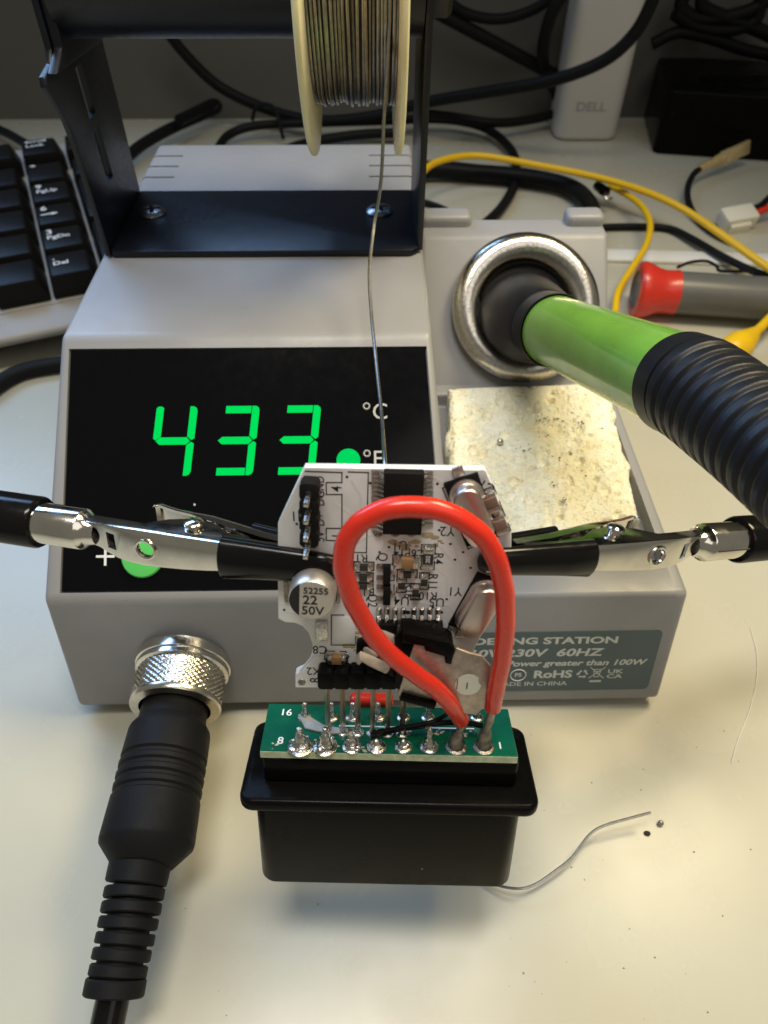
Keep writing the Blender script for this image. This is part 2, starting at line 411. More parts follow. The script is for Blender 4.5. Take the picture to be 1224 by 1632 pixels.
# front panel, digits, marks, buttons
panel = MB().prism(PN, [(3.6, 1.8), (82.0, 1.8), (79.2, 52.6), (4.1, 52.6)], -.9, -.35).build('display_panel', 'panel', st, bevel=.15, seg=1)
PH0 = -.33
def seg_poly(kind, W=8.6, H=14.7, t=1.55, g=.17, sl=.10):
    h = H/2
    if kind == 'a': p = [(g+t*.9, H), (W-g-t, H), (W-g-t, H-t), (g+t*.9, H-t)]
    if kind == 'd': p = [(g+t*.5, 0), (W-g-t, 0), (W-g-t, t), (g+t*.5, t)]
    if kind == 'g': p = [(g+t*.25, h), (g+t*.8, h+t*.5), (W-t-.05, h+t*.5), (W-g-t*.45, h), (W-t-.05, h-t*.5), (g+t*.8, h-t*.5)]
    if kind == 'f': p = [(0, h+g+.35), (t*.35, h+g), (t, h+t*.5+g), (t, H-.3), (t-.5, H), (.4, H), (0, H-.4)]
    if kind == 'b': p = [(W-t, h+t*.5+g), (W-t*.4, h+g), (W, h+g+.4), (W, H-.9), (W-.25, H-.3), (W-.8, H), (W-t, H)]
    if kind == 'c': p = [(W-t, h-t*.5-g), (W-t*.4, h-g), (W, h-g-.4), (W, .9), (W-.25, .3), (W-.8, 0), (W-t, 0)]
    return [(x + y*sl, y) for x, y in p]
for u0, segs in ((21.0, 'fbgc'), (34.0, 'abgcd'), (46.9, 'abgcd')):
    dg = None
    for k in segs:
        m = MB().prism(PN.at(u0, 25.6, PH0), seg_poly(k), 0, .05)
        if dg is None: dg = m.build('digit_segment', 'led', panel, smooth=False)
        else: m.build('digit_segment', 'led', panel, smooth=False)
MB().rev(PN.at(62.6, 28.5, PH0), [(2.5, 0), (2.45, .1), (.01, .12)], 32).build('indicator_light', 'led_dot', panel, smooth=False)
for u, v, t in ((66.6, 38.7, 'C'), (66.6, 28.6, 'F')):
    fr = PN.at(u, v, PH0)
    MB().text(fr.at(1.0, 0), t, 4.9, 'LEFT', off=0.0).torus(fr.at(-.1, 1.3, .06), .62, .18, 20, 4).build('unit_mark', 'print_grey', panel, smooth=False)
MB().prism(PN.at(12.4, 9.0, PH0), [(-.25,-1.9),(.25,-1.9),(.25,-.25),(1.9,-.25),(1.9,.25),(.25,.25),(.25,1.9),(-.25,1.9),(-.25,.25),(-1.9,.25),(-1.9,-.25),(-.25,-.25)], 0, .05).build('plus_mark', 'print_white', panel, smooth=False)
for u in (20.2, 40.6):
    MB().rev(PN.at(u, 8.8, PH0), [(4.3, 0), (4.3, .7), (4.05, 1.0), (3.0, 1.12), (.01, 1.15)], 40).build('push_button', 'button_green', st)

# label on the chin
CH = Fr((0, 0, ZC), (1, 0, 0), (0, 8.5, ZC - ZB))     # v negative going down
lab = []
x0, x1, y0, y1, rr = 76.0, 129.6, -27.6, -10.0, 1.2
for cx, cy, a0 in ((x1-rr, y1-rr, 0), (x0+rr, y1-rr, 90), (x0+rr, y0+rr, 180), (x1-rr, y0+rr, 270)):
    for k in range(5): lab.append((cx + rr*math.cos(R(a0+22.5*k)), cy + rr*math.sin(R(a0+22.5*k))))
lb = MB().prism(CH, lab, .02, .14).build('rating_label', 'label', st, smooth=False)
def chin_text(s, xr, y, size, sx=1., off=.02, shear=0): 
    MB().text(CH.at(xr, y, .15), s, size, 'RIGHT', off=off, h=.02, sx=sx, shear=shear).build('printed_line', 'label_text', lb, smooth=False)
chin_text('SOLDERING STATION', 120.4, -12.6, 2.6, 1.50, .035)
chin_text('AC110V-230V  60HZ', 117.2, -16.1, 3.0, 1.40, .03, .15)
chin_text('Power greater than 100W', 127.4, -19.2, 2.3, 1.25, .028, .2)
chin_text('RoHS', 111.7, -22.6, 3.1, 1.20, .035)
chin_text('MADE IN CHINA', 110.9, -25.4, 1.75, 1.25, .012)
chin_text('UK', 123.0, -21.9, 1.7, 1.5, .02); chin_text('CA', 123.0, -23.4, 1.7, 1.5, .02)
fr = CH.at(99.6, -22.6, .2)
MB().torus(fr, 1.7, .14, 32, 4).text(fr, 'PS', 1.6, 'CENTER', .03, -.03).build('approval_mark', 'label_text', lb, smooth=False)
fr = CH.at(114.0, -22.5, .18); m = MB()
for k in range(3):
    f2 = fr.at(0, 0, 0, R(120*k))
    m.prism(f2, [(-.75, -1.05), (.35, -1.05), (.35, -.65), (-.75, -.65)], 0, .02).prism(f2, [(.35, -1.35), (.95, -.85), (.35, -.35)], 0, .02)
m.build('recycling_mark', 'label_text', lb, smooth=False)
fr = CH.at(117.2, -22.2, .18); m = MB()
def bar(m, f, ax, ay, bx, by, wd):
    dx, dy = bx-ax, by-ay; l = math.hypot(dx, dy); nx, ny = -dy/l*wd/2, dx/l*wd/2
    m.prism(f, [(ax+nx, ay+ny), (bx+nx, by+ny), (bx-nx, by-ny), (ax-nx, ay-ny)], 0, .02)
for a in ((-.9, 1.0, .9, 1.0), (-.8, 1.0, -.5, -1.2), (.8, 1.0, .5, -1.2), (-.5, -1.2, .5, -1.2), (-.5, .4, .5, .4), (-.45, -.3, .45, -.3), (-1.7, 1.7, 1.7, -1.7), (-1.7, -1.7, 1.7, 1.7)): bar(m, fr, *a, .2)
bar(m, fr, -1.3, -2.6, 1.3, -2.6, .55)
m.build('bin_mark', 'label_text', lb, smooth=False)

# spool stand screwed to the top
zp = ZT + .25
stand = MB().prism(Fr((0, 0, zp), (1, 0, 0), (0, 1, 0)), [(5.6, 77.0), (77.5, 77.0), (79.4, 78.5), (80.2, 82), (80.2, 111), (5.0, 111), (5.0, 77.6)], 0, 1.5).build('spool_stand', 'black_paint', st, bevel=.35)
XL = 5.0
def up_poly(pts, X): return [(lambda q: (q.y, q.z))(atx(x, y, X)) for x, y in pts]
UF = Fr((XL, 0, 0), (0, 1, 0), (0, 0, 1))
lo = [(77.0, zp + .2), (111.0, zp + .2), (111.3, 128), (79.5, 128), (78.5, 110), (76.6, 107.9), (71.2, 107.2), (70.4, 105.6), (75.4, 98.2), (76.6, 93)]
slots = [MB().box(UF, 88.4, 93.2, 93.8, 104.0, -3, 4), MB().box(UF, 88.4, 93.2, 79.5, 91.0, -3, 4)]
MB().prism(UF, lo, -1.4, 0).build('stand_upright', 'black_paint', stand, bevel=.25, cut=slots)
MB().prism(Fr((XL, 0, 0), (0, 1, 0), (0, 0, 1)), [(72.0, 107.4), (104.5, 104.9), (111, 112), (111, 130), (80.2, 130), (79, 110)], .05, 2.2).build('cradle_arm', 'black_paint', stand, bevel=.4)
UR = Fr((79.0, 0, 0), (0, 1, 0), (0, 0, 1))
MB().prism(UR, [(79.0, zp + .3), (111, zp + .3), (111, 135), (79.0, 135)], 0, 1.5).build('stand_upright', 'black_paint', stand, bevel=.3)
AX = Fr((0, 88, 120.3), (0, 1, 0), (0, 0, 1))          # z along +x
MB().rev(AX, [(10.6, 6.6), (10.6, 78.8)], 40, True, True).build('axle_roller', 'black_paint', stand)
MB().rev(AX, [(7.5, 80.6), (7.5, 83.6), (6.5, 84.6)], 6, True, True).build('axle_nut', 'black_gloss', stand)
for px, py in ((243, 340), (605, 337)):
    c = atz(px, py, zp + 1.5); fr = Fr((c.x, c.y, zp + 1.5), (1, .3, 0), (-.3, 1, 0))
    sc_ = MB().rev(fr, [(3.5, -.2), (3.5, .4), (3.0, .9), (2.0, 1.25), (.01, 1.35)], 28)
    scr = sc_.build('screw', 'screw_steel', stand, cut=[MB().box(fr, -2.2, 2.2, -.5, .5, -.1, 3), MB().box(fr, -.5, .5, -2.2, 2.2, -.1, 3)])

# ------------------------------------------------------------------ sponge
sp = thing('sponge', (109, 40, 31), 'cream cellulose sponge with scorch marks and holes in the tray', 'sponge')
nx, ny = 150, 180
def edge_j(t, s): return .55*math.sin(t*.45+s) + .35*math.sin(t*1.13+s*2) + .10*math.sin(t*2.7+s) + random.uniform(-.06, .06)
cor = [atz(714, 614, 36), atz(968, 604, 36), atz(1022, 822, 35.5), atz(722, 905, 35.5)]
holes = [(random.random(), random.random(), random.choice((.008, .009, .011, .014, .018, .026, .034)), random.uniform(.5, 1.4)) for _ in range(230)] + [(.33, .12, .045, .8), (.40, .28, .04, .9), (.16, .45, .05, .8), (.80, .68, .05, .8), (.55, .84, .06, .8), (.25, .86, .06, .8), (.62, .35, .04, .8)]
smb = MB(); vi = {}
for j in range(ny + 1):
    for i in range(nx + 1):
        u, v = i/nx, j/ny
        P = (cor[0]*(1-u) + cor[1]*u)*(1-v) + (cor[3]*(1-u) + cor[2]*u)*v
        ed = min(u, 1-u, v, 1-v)
        z = P.z + .5*math.sin(u*7+v*3)*.3 + random.uniform(-.05, .05)
        for hx, hy, hr, hd in holes:
            q = ((u-hx)**2 + ((v-hy)*1.2)**2) / (hr*hr)
            if q < 1: z -= hd*(1-q)**.4
        z -= max(0, .045-ed)**2*800
        x, y = P.x, P.y
        if i in (0, nx): x += edge_j(v*30, i)
        if j in (0, ny): y += edge_j(u*30, j+3)
        vi[i, j] = len(smb.v); smb.v.append(V((x, y, z)))
for j in range(ny):
    for i in range(nx): smb.f.append([vi[i, j], vi[i, j+1], vi[i+1, j+1], vi[i+1, j]])
ring_ = [(i, 0) for i in range(nx)] + [(nx, j) for j in range(ny)] + [(i, ny) for i in range(nx, 0, -1)] + [(0, j) for j in range(ny, 0, -1)]
bs = []
for k in ring_:
    p = smb.v[vi[k]]; bs.append(len(smb.v)); smb.v.append(V((p.x, p.y, 29.1)))
for a in range(len(ring_)):
    b = (a+1) % len(ring_); smb.f.append([vi[ring_[a]], vi[ring_[b]], bs[b], bs[a]])
so = smb.build('sponge_block', 'sponge', sp, angle=80)
def sponge_z(px, py): return atz(px, py, 36.1)
sm = MB()
for (cx, cy, n, sprd) in ((862, 671, 16, 9), (915, 673, 12, 10), (958, 682, 4, 3), (884, 666, 6, 5), (925, 680, 7, 6), (838, 714, 9, 14), (905, 725, 7, 12), (890, 770, 5, 8), (870, 700, 5, 30), (930, 755, 5, 20)):
    for k in range(n):
        c = sponge_z(cx + random.gauss(0, sprd), cy + random.gauss(0, sprd*.35))
        sm.ball(c, random.uniform(.06, .24), (random.uniform(.8, 1.8), random.uniform(.6, 1.2), .3), 6, 4, jit=.3)
so2 = sm.build('scorch_specks', 'soot', sp, weld=False); so2['kind'] = 'stuff'
for (px, py, r, lab_) in ((797, 706, .85, 'larger shiny solder ball sitting on left part of the cream sponge'), (899, 797, .5, 'smaller shiny solder ball on the front half of the cream sponge')):
    c = sponge_z(px, py) + V((0, 0, r*.5))
    t = MB().ball(c, r, (1, 1, .9), 14, 10, jit=.05).build('solder_ball', 'solder'); tag(t, lab_, 'solder ball', 'solder balls on the sponge')

# ------------------------------------------------------------------ solder spool
sw = thing('solder_spool', (65, 88, 86), 'spool of thin solder wire with cream flanges on the black stand', 'solder spool')
for xa, xb in ((55.0, 56.5), (73.3, 74.8)):
    MB().rev(AX, [(11, xa), (31.4, xa), (32.0, xa + .3), (32.1, (xa+xb)/2), (32.0, xb - .3), (31.4, xb), (11, xb)], 96).build('flange', 'spool_plastic', sw)
MB().rev(AX, [(21.5, 56.6), (21.5, 73.2)], 60).build('core', 'core_gap_shade', sw)
wm = MB(); n = 24
for k in range(n):
    x = 57.0 + k*(15.9/(n-1)); r0 = 22.0 + random.uniform(-.4, .5); ph = random.uniform(0, 6.28); tl = random.uniform(-.35, .35)
    pts = [AX(r0*math.cos(a) + .12*math.sin(3*a+ph), r0*math.sin(a), x + tl*math.sin(a+ph)) for a in [2*math.pi*i/60 for i in range(61)]]
    wm.tube(pts, .31, 6, caps=False)
w_ = wm.build('wound_wire', 'tin_wire', sw, weld=False); w_['kind'] = 'stuff'
pts = [AX(-22.3*math.cos(R(a)), 22.3*math.sin(R(a)), 71.6) for a in (30, 10, -8)]
pts += [aty(612, 190, 66), aty(607, 290, 64), aty(596, 360, 60.), aty(589, 430, 50.), aty(592, 500, 40.), aty(600, 580, 27.), aty(608, 660, 12.), aty(613, 735, -4), aty(614, 790, -10)]
MB().tube(spl(pts, 8), .36, 8).build('loose_strand', 'tin_wire', sw)

# ------------------------------------------------------------------ soldering iron in the holder
I0 = V((110.876, 57.4, 58.18)); IDIR = V((.1122, -.9001, .4210)).normalized()
ir = thing('soldering_iron', tuple(I0 - IDIR*25), 'soldering iron with green sleeve and ribbed black grip resting in the ring', 'soldering iron')
IF = frame_axis(I0, IDIR)
prof = [(.5, -29), (11.4, -28), (11.3, -22), (10.6, -17), (9.8, -12), (9.0, -8.4), (8.7, -7.2)]
h = -7
for k in range(5):
    prof += [(8.6, h), (8.25, h+.3), (8.25, h+.75), (8.6, h+1.05)]; h += 1.4
prof += [(8.5, 0.2)]
MB().rev(IF, prof, 48).build('collar', 'grip', ir)
MB().rev(IF, [(7.5, -.6), (7.8, -.5), (8.05, .0), (8.05, .4), (7.95, 2), (7.85, 30), (7.75, 57.5)], 56).build('sleeve', 'green_sleeve', ir)
gp = spl([IF(0, 0, 56.4), IF(0, 0, 62), atd(1152, 652, 102.5), atd(1226, 710, 93), atd(1330, 800, 82)], 60)
def grip_r(q):
    b = 8.25 - .030*q
    if q < .8: return 7.4 + (b - 7.4)*math.sin(q/.8*math.pi/2)
    if q < 4.6: return b
    f_ = ((q - 4.6) % 2.75)/2.75
    return b - .62*(max(0, math.cos(f_*2*math.pi))**1.4) + .12
MB().tube(gp, grip_r, 48).build('grip', 'grip', ir, angle=60)

# ------------------------------------------------------------------ connector plug of the iron, screwed into the chin
pg = thing('cable_plug', (26, -40, 7), 'black round cable plug with knurled metal nut screwed into the station front', 'plug')
SK = CH(26.0, -18.2)
path = [SK, V((26.2, -16, 15.6)), V((26.1, -28, 15.8)), V((26.0, -44, 15.6)), V((25.5, -55, 14.6)), V((24.4, -66, 12.6)), V((21.5, -78, 10.0)), V((18, -90, 7.5)), V((13, -108, 5))]
PD = (atz(231, 1360, 15.4) - SK).normalized()
NF = frame_axis(SK, PD)
MB().rev(NF, [(10.2, -1.2), (10.2, .9), (9.6, 1.2), (9.5, 1.2)], 48, cap1=True).build('socket', 'chrome', pg)
MB().rev(NF, [(9.2, 1.0), (9.9, 1.3), (9.9, 2.2), (9.1, 2.6)], 56).build('nut_collar', 'chrome', pg)
kn = [(9.0, 2.5)] + [(8.95, 2.7 + k*.25) for k in range(25)] + [(9.0, 8.95)]
MB().rev(NF, kn, 180, knurl=lambda i, j: .5*abs(math.sin(math.pi*(i/4.5 + j/4.5)))*abs(math.sin(math.pi*(i/4.5 - j/4.5))) if 0 < j < 26 else 0).build('knurled_nut', 'knurl', pg, angle=80)
MB().rev(NF, [(9.0, 8.9), (9.4, 9.1), (9.45, 9.9), (9.2, 10.4), (7.4, 10.6), (7.2, 10.2)], 56).build('nut_lip', 'knurl', pg)
prof = [(6.6, 9.8), (6.75, 10.4), (6.8, 13.6), (7.0, 13.9), (8.0, 15.4), (8.15, 16)]
h = 21.4
for k in range(4):
    prof += [(8.35, h), (7.95, h+.4), (7.95, h+1.0), (8.4, h+1.4)]; h += 2.2
prof += [(8.6, 36.6), (8.45, 37.4), (5.6, 40.6), (5.2, 40.9), (.01, 41.2)]
MB().rev(NF, prof, 56).build('plug_body', 'black_rubber', pg)
q0 = NF(0, 0, 40); sp_path = spl([q0, atz(222, 1385, 14.8), atz(205, 1470, 13.6), atz(187, 1555, 12.2), atz(181, 1586, 11.6)], 10)
MB().tube(sp_path, 3.9, 16).build('strain_relief_core', 'black_rubber', pg)
def along(P, s):
    L = 0
    for a, b in zip(P, P[1:]):
        l = (b-a).length
        if L + l >= s: return a + (b-a)*((s-L)/l), (b-a).normalized()
        L += l
    return P[-1], (P[-1]-P[-2]).normalized()
LT = sum((b-a).length for a, b in zip(sp_path, sp_path[1:]))
o, t = along(sp_path, 2.0)
MB().rev(frame_axis(o, t), [(.01, -4.6), (5.5, -4.4), (5.5, -1.5), (5.4, 1.7), (5.15, 2.0), (3.4, 2.05)], 32).build('relief_rib', 'black_rubber', pg)
pit = (LT - 6.2)/6
for k in range(7):
    o, t = along(sp_path, 5.4 + k*pit*.98); q = 5.25 - k*.09 + (.25 if k == 6 else 0); hw = .92 if k < 6 else 1.3
    MB().rev(frame_axis(o, t), [(3.2, -hw), (q-.25, -hw), (q, -hw+.25), (q, hw-.25), (q-.25, hw), (3.2, hw)], 32).build('relief_rib', 'black_rubber', pg)
MB().tube(spl([sp_path[-6], sp_path[-1], atz(170, 1640, 10.2), atz(158, 1710, 8.5), atz(140, 1800, 6.5)], 8), 2.75, 16).build('cord', 'black_gloss', pg)

# ------------------------------------------------------------------ circuit assembly held by the clips
TAU, RA = R(20), R(1.3)
EX = RT*math.cos(RA) - UP*math.sin(RA)
EU = V((0, math.sin(TAU), math.cos(TAU))); EU = (EU - EX*(EU @ EX)).normalized()
EN = EX.cross(EU)
O = CAM + ray(620, 1201)*107
ca = thing('circuit_assembly', tuple(O - EU*27), 'white circuit board soldered onto a black plug with green board and red wire', 'circuit board')
GB = Fr(O, EX, -EN)                          # green board plane: a right, b back, z up (=EU)
BD = Fr(O - EN*5, EX, EU)                    # white board front face: a right, b up, z toward the viewer
# black connector housing
def rrect(a0, a1, b0, b1, r, n=5):
    out = []
    for cx, cy, s0 in ((a1-r, b1-r, 0), (a0+r, b1-r, 90), (a0+r, b0+r, 180), (a1-r, b0+r, 270)):
        for k in range(n+1): out.append((cx + r*math.cos(R(s0+90*k/n)), cy + r*math.sin(R(s0+90*k/n))))
    return out
cap = MB().prism(GB, rrect(-19.5, 20.0, -.2, 11.2, .8), -6.2, -1.55).build('plug_cap', 'black_plastic', ca, bevel=.3)
fl = MB().prism(GB, rrect(-22.9, 23.3, -3.9, 13.2, 2.2), -9.0, -6.6).build('plug_flange', 'black_plastic', ca, bevel=.7, seg=3)
bx = MB(); A = rrect(-20.8, 21.0, -2.7, 11.6, 2.4, 6); B = rrect(-20.9, 21.1, -2.7, 11.6, 2.6, 6); n = len(A)
bx.add([GB(a, b, -8.8) for a, b in A] + [GB(a, b, -27.6) for a, b in B], [list(range(n)), list(range(n, 2*n))[::-1]] + [(i, n+i, n+(i+1) % n, (i+1) % n) for i in range(n)])
bx.build('plug_shell', 'black_plastic', ca, bevel=.5, sel=lambda a, b: ((a-O) @ EU) < -27 and ((b-O) @ EU) < -27)
MB().prism(GB, rrect(-17.5, 18.0, 1, 10.5, 1), -6.8, -6.1).build('plug_neck', 'black_plastic', ca)
# green board
gb = MB().prism(GB, [(-19.7, 0), (19.7, 0), (19.6, 10.2), (-19.9, 10.2)], -1.55, 0).build('green_board', 'green_mask', ca, bevel=.12, seg=1)
MB().prism(GB, [(-19.65, -.06), (19.65, -.06), (19.65, .0), (-19.65, .0)], -1.4, -.12).build('board_edge', 'fr4', gb)
def gtext(s, px, py, size): 
    a, b = GB.px(px, py); MB().text(GB.at(a, b, .03), s, size, 'CENTER', .012, .02).build('board_number', 'print_white', gb, smooth=False)
gtext('16', 456, 1136, 2.0); gtext('8', 447, 1181, 2.0); gtext('9', 783, 1142, 2.0); gtext('1', 797, 1189, 1.9)
a, b = GB.px(600, 1151)
MB().prism(GB, [(-8, 5.35), (13.5, 5.35), (13.5, 5.6), (-8, 5.6)], .02, .06).build('printed_line', 'print_white', gb, smooth=False)
def joint(a, b, r, hgt, lean=(0, 0), mt='solder', pin=0., name='solder_joint', jit=.14):
    m = MB(); pr = []
    n = 8; path = []; rad = []
    for k in range(n+1):
        t = k/n
        path.append(GB(a + lean[0]*t, b + lean[1]*t, -.1 + hgt*t)); rad.append(r*(1 - .74*t**random.choice((.6, .75, 1.0, 1.3))) * (1 + random.uniform(-jit, jit)) * (1 if k < n else .25))
    m.tube(path, rad, 12, up0=EX)
    m.rev(GB.at(a, b, .02), [(r*1.35, 0), (r*1.25, .12), (r*.9, .25)], 14, cap0=False)
    if pin: m.tube([GB(a+lean[0], b+lean[1], hgt*.5), GB(a+lean[0], b+lean[1], hgt+pin*.8), GB(a+lean[0], b+lean[1], hgt+pin)], [.42, .42, .2], 8)
    if mt == 'solder' and r > 1.0:
        for q_ in range(3): m.ball(GB(a + random.uniform(-.8, .8)*r, b + random.uniform(-.8, .5)*r, random.uniform(.0, .5)), r*random.uniform(.35, .6), (1.1, .9, random.uniform(.7, 1.3)), 10, 7, GB, .06)
    return m.build(name, mt, gb, angle=60)
for i, (px, hh, rr_, mt, pn) in enumerate(((479, 3.4, 1.5, 'solder', .5), (518, 3.2, 1.45, 'solder', .6), (561, 3.0, 1.15, 'solder', .4), (600, 1.7, 1.15, 'solder', 0), (643, 1.6, 1.05, 'solder', 0), (684, 2.6, 1.1, 'solder', 1.2))):
    a, b = GB.px(px, 1190); joint(a, b, rr_, hh, (random.uniform(-.2, .2), .1), mt, pn)
for px in (485, 529, 561, 603, 643, 682, 760):
    a, b = GB.px(px, 1143); joint(a, b, .85, 2.0, (random.uniform(-.15, .15), 0), 'solder', 1.1)
a, b = GB.px(533, 1186); joint(a - .5, b + .4, .6, 1.2, mt='solder')
# smeared solder / flux on the green board
sm_pts = [(474, 1141), (488, 1140), (506, 1152), (520, 1160), (548, 1163), (560, 1170), (530, 1172), (505, 1168), (486, 1163)]
MB().prism(GB, [GB.px(*q) for q in sm_pts], .02, .5).build('solder_smear', 'grey_smear', gb, bevel=.2)
fx = MB()
for k in range(70):
    cx, cy = random.choice([(500, 1195), (475, 1195), (520, 1180), (560, 1172), (425, 1186), (650, 1170), (700, 1168), (575, 1193), (640, 1165), (740, 1170)])
    a, b = GB.px(cx + random.gauss(0, 10), cy + random.gauss(0, 3))
    if .2 < b < 10 and abs(a) < 18.8: fx.ball(GB(a, b, .05), random.uniform(.08, .28), (1.3, .9, .5), 6, 4, GB, .2)
f_ = fx.build('flux_residue', 'strip', gb, weld=False); f_['kind'] = 'stuff'

# white board
outline = [(485, 745), (774, 749), (800, 812), (815, 848), (815, 872), (812, 930), (797, 968), (768, 1012), (752, 1042), (748, 1098)]
outline += [(471, 1096), (471, 1074), (484, 1068), (493, 1057), (498, 1042), (498, 1026), (492, 1009), (482, 998), (470, 993), (455, 992), (443, 986), (443, 834)]
wb = MB().prism(BD, [BD.px(*q) for q in outline], -1.5, 0).build('white_board', 'white_mask', ca, bevel=.08, seg=1)
def bp(px, py, h=0.): return BD.px(px, py, h)
def ptxt(s, px, py, size, ang=180, sx=.9):
    a, b = bp(px, py); MB().text(BD.at(a, b, 0, R(ang)), s, size, 'CENTER', .004, .03, sx).build('silkscreen_text', 'silk', wb, smooth=False)
for s, x, y, sz, an in (('J1', 471, 822, 2.0, 180), ('Y2', 713, 846, 2.0, 180), ('U1', 637, 868, 1.9, 180), ('C6P14', 652, 881, 1.7, 180), ('R15', 571, 889, 1.8, 180), ('Q1', 609, 892, 1.9, 270),
      ('R4', 698, 890, 1.8, 270), ('R11', 689, 927, 1.8, 270), ('R10', 682, 949, 1.8, 180), ('R16', 651, 941, 1.8, 270), ('R12', 582, 943, 1.8, 180), ('Q2', 593, 957, 1.9, 270), ('U4', 640, 957, 2.0, 180), ('U5', 696, 959, 2.0, 180),
      ('Y1', 725, 942, 2.0, 180), ('C8', 510, 1035, 2.0, 180), ('X2', 500, 1069, 2.0, 180), ('8', 503, 1084, 2.2, 90), ('C10', 771, 773, 2.0, 155), ('GND', 511, 776, 1.5, 90), ('D-', 511, 798, 1.6, 90), ('D+', 511, 828, 1.6, 90), ('5V', 511, 855, 1.6, 90), ('4', 537, 779, 1.9, 90), ('1', 537, 854, 1.7, 90), ('R9', 559, 925, 1.8, 270)):
    ptxt(s, x, y, sz*1.05, an)
def pline(pts, wd=.16, close=False):
    m = MB(); q = [bp(*p) for p in pts]
    if close: q.append(q[0])
    for (ax, ay), (bx_, by) in zip(q, q[1:]): 
        l = math.hypot(bx_-ax, by-ay) or 1; ex, ey = (bx_-ax)/l*wd/2, (by-ay)/l*wd/2
        bar(m, BD.at(0, 0, .01), ax-ex, ay-ey, bx_+ex, by+ey, wd)
    return m.build('silkscreen_line', 'silk', wb, smooth=False)
pline([(487, 751), (545, 753), (545, 769), (520, 769), (520, 788), (545, 788), (545, 842), (520, 842), (520, 861), (545, 862), (545, 880)])
pline([(555, 752), (587, 753), (584, 881), (540, 879)])
pline([(548, 980), (528, 980), (528, 1028), (566, 1028), (567, 1015)])
pline([(775, 792), (768, 786), (772, 782)]); pline([(519, 1036), (517, 1050), (522, 1056), (553, 1056)]); pline([(533, 1038), (518, 1037)]); pline([(542, 1038), (551, 1038), (556, 1046), (552, 1056)])
def trace(pts, wd=.32):
    m = MB(); q = [bp(*p) for p in pts]
    for (ax, ay), (bx_, by) in zip(q, q[1:]): bar(m, BD.at(0, 0, .0), ax, ay, bx_, by, wd)
    return m.build('copper_trace', 'trace_white', wb, smooth=False)
for pts in ([(594, 852), (560, 870), (548, 905)], [(612, 852), (612, 872), (600, 888)], [(690, 760), (705, 770), (705, 800)], [(690, 800), (715, 830), (740, 880)], [(690, 820), (720, 860), (735, 905), (735, 935)],
            [(700, 870), (725, 900), (725, 930)], [(525, 770), (525, 840)], [(531, 762), (531, 800), (560, 820)], [(560, 765), (575, 790), (575, 840)], [(470, 800), (455, 830)], [(660, 960), (715, 965), (730, 985)], [(705, 990), (720, 1010), (720, 1025)],
            [(455, 975), (500, 985)], [(478, 1070), (500, 1045), (515, 1045)], [(620, 965), (560, 965), (550, 975)], [(695, 905), (712, 920), (712, 950)]): trace(pts)
for px, py in ((473, 835), (605, 935), (605, 880), (620, 872), (718, 867), (725, 892), (697, 771), (553, 760), (453, 972), (527, 1060), (505, 1010), (560, 872), (738, 880), (712, 955), (690, 968), (590, 770), (700, 845), (750, 905)):
    a, b = bp(px, py); MB().rev(BD.at(a, b, .0), [(.2, .0), (.18, .03), (.01, .035)], 10).build('via', 'silk', wb)
# microchip with two rows of legs
def pbox(name, mt, x0_, y0_, x1_, y1_, h0, h1, bev=.1, parent=None, hp=0.):
    a0, b0 = bp(x0_, y0_, hp); a1, b1 = bp(x1_, y1_, hp)
    if a0 > a1: a0, a1 = a1, a0
    if b0 > b1: b0, b1 = b1, b0
    return MB().box(BD, a0, a1, b0, b1, h0, h1).build(name, mt, parent or wb, bevel=bev)
pbox('microchip', 'black_dull', 612, 745, 671, 844, .12, 1.7, .2)
for k in range(14):
    y = 750 + k*7.1
    for xa, xb in ((592, 613), (670, 690)):
        if xa == 670 and y > 836: continue
        a0, b0 = bp(xa, y); a1, _ = bp(xb, y)
        m = MB(); out, inn = (a0, a1) if xa < 600 else (a1, a0); s_ = 1 if inn > out else -1
        m.box(BD, min(out, out+s_*.9), max(out, out+s_*.9), b0-.14, b0+.14, .03, .25)
        m.add([BD(out+s_*.9, b0-.14, .03), BD(out+s_*.9, b0+.14, .03), BD(inn, b0+.14, .75), BD(inn, b0-.14, .75), BD(out+s_*.8, b0-.14, .25), BD(out+s_*.8, b0+.14, .25), BD(inn, b0+.14, 1.0), BD(inn, b0-.14, 1.0)],
              [(0,1,2,3), (4,7,6,5), (0,3,7,4), (1,5,6,2), (0,4,5,1), (3,2,6,7)])
        m.build('chip_leg', 'solder', wb)
for x in (603, 630, 656):
    a, b = bp(x, 848); MB().rev(BD.at(a, b, 0), [(.75, .0), (.72, .12), (.45, .35), (.35, .36), (.3, .1)], 16).build('solder_pad', 'solder_dirty', wb)
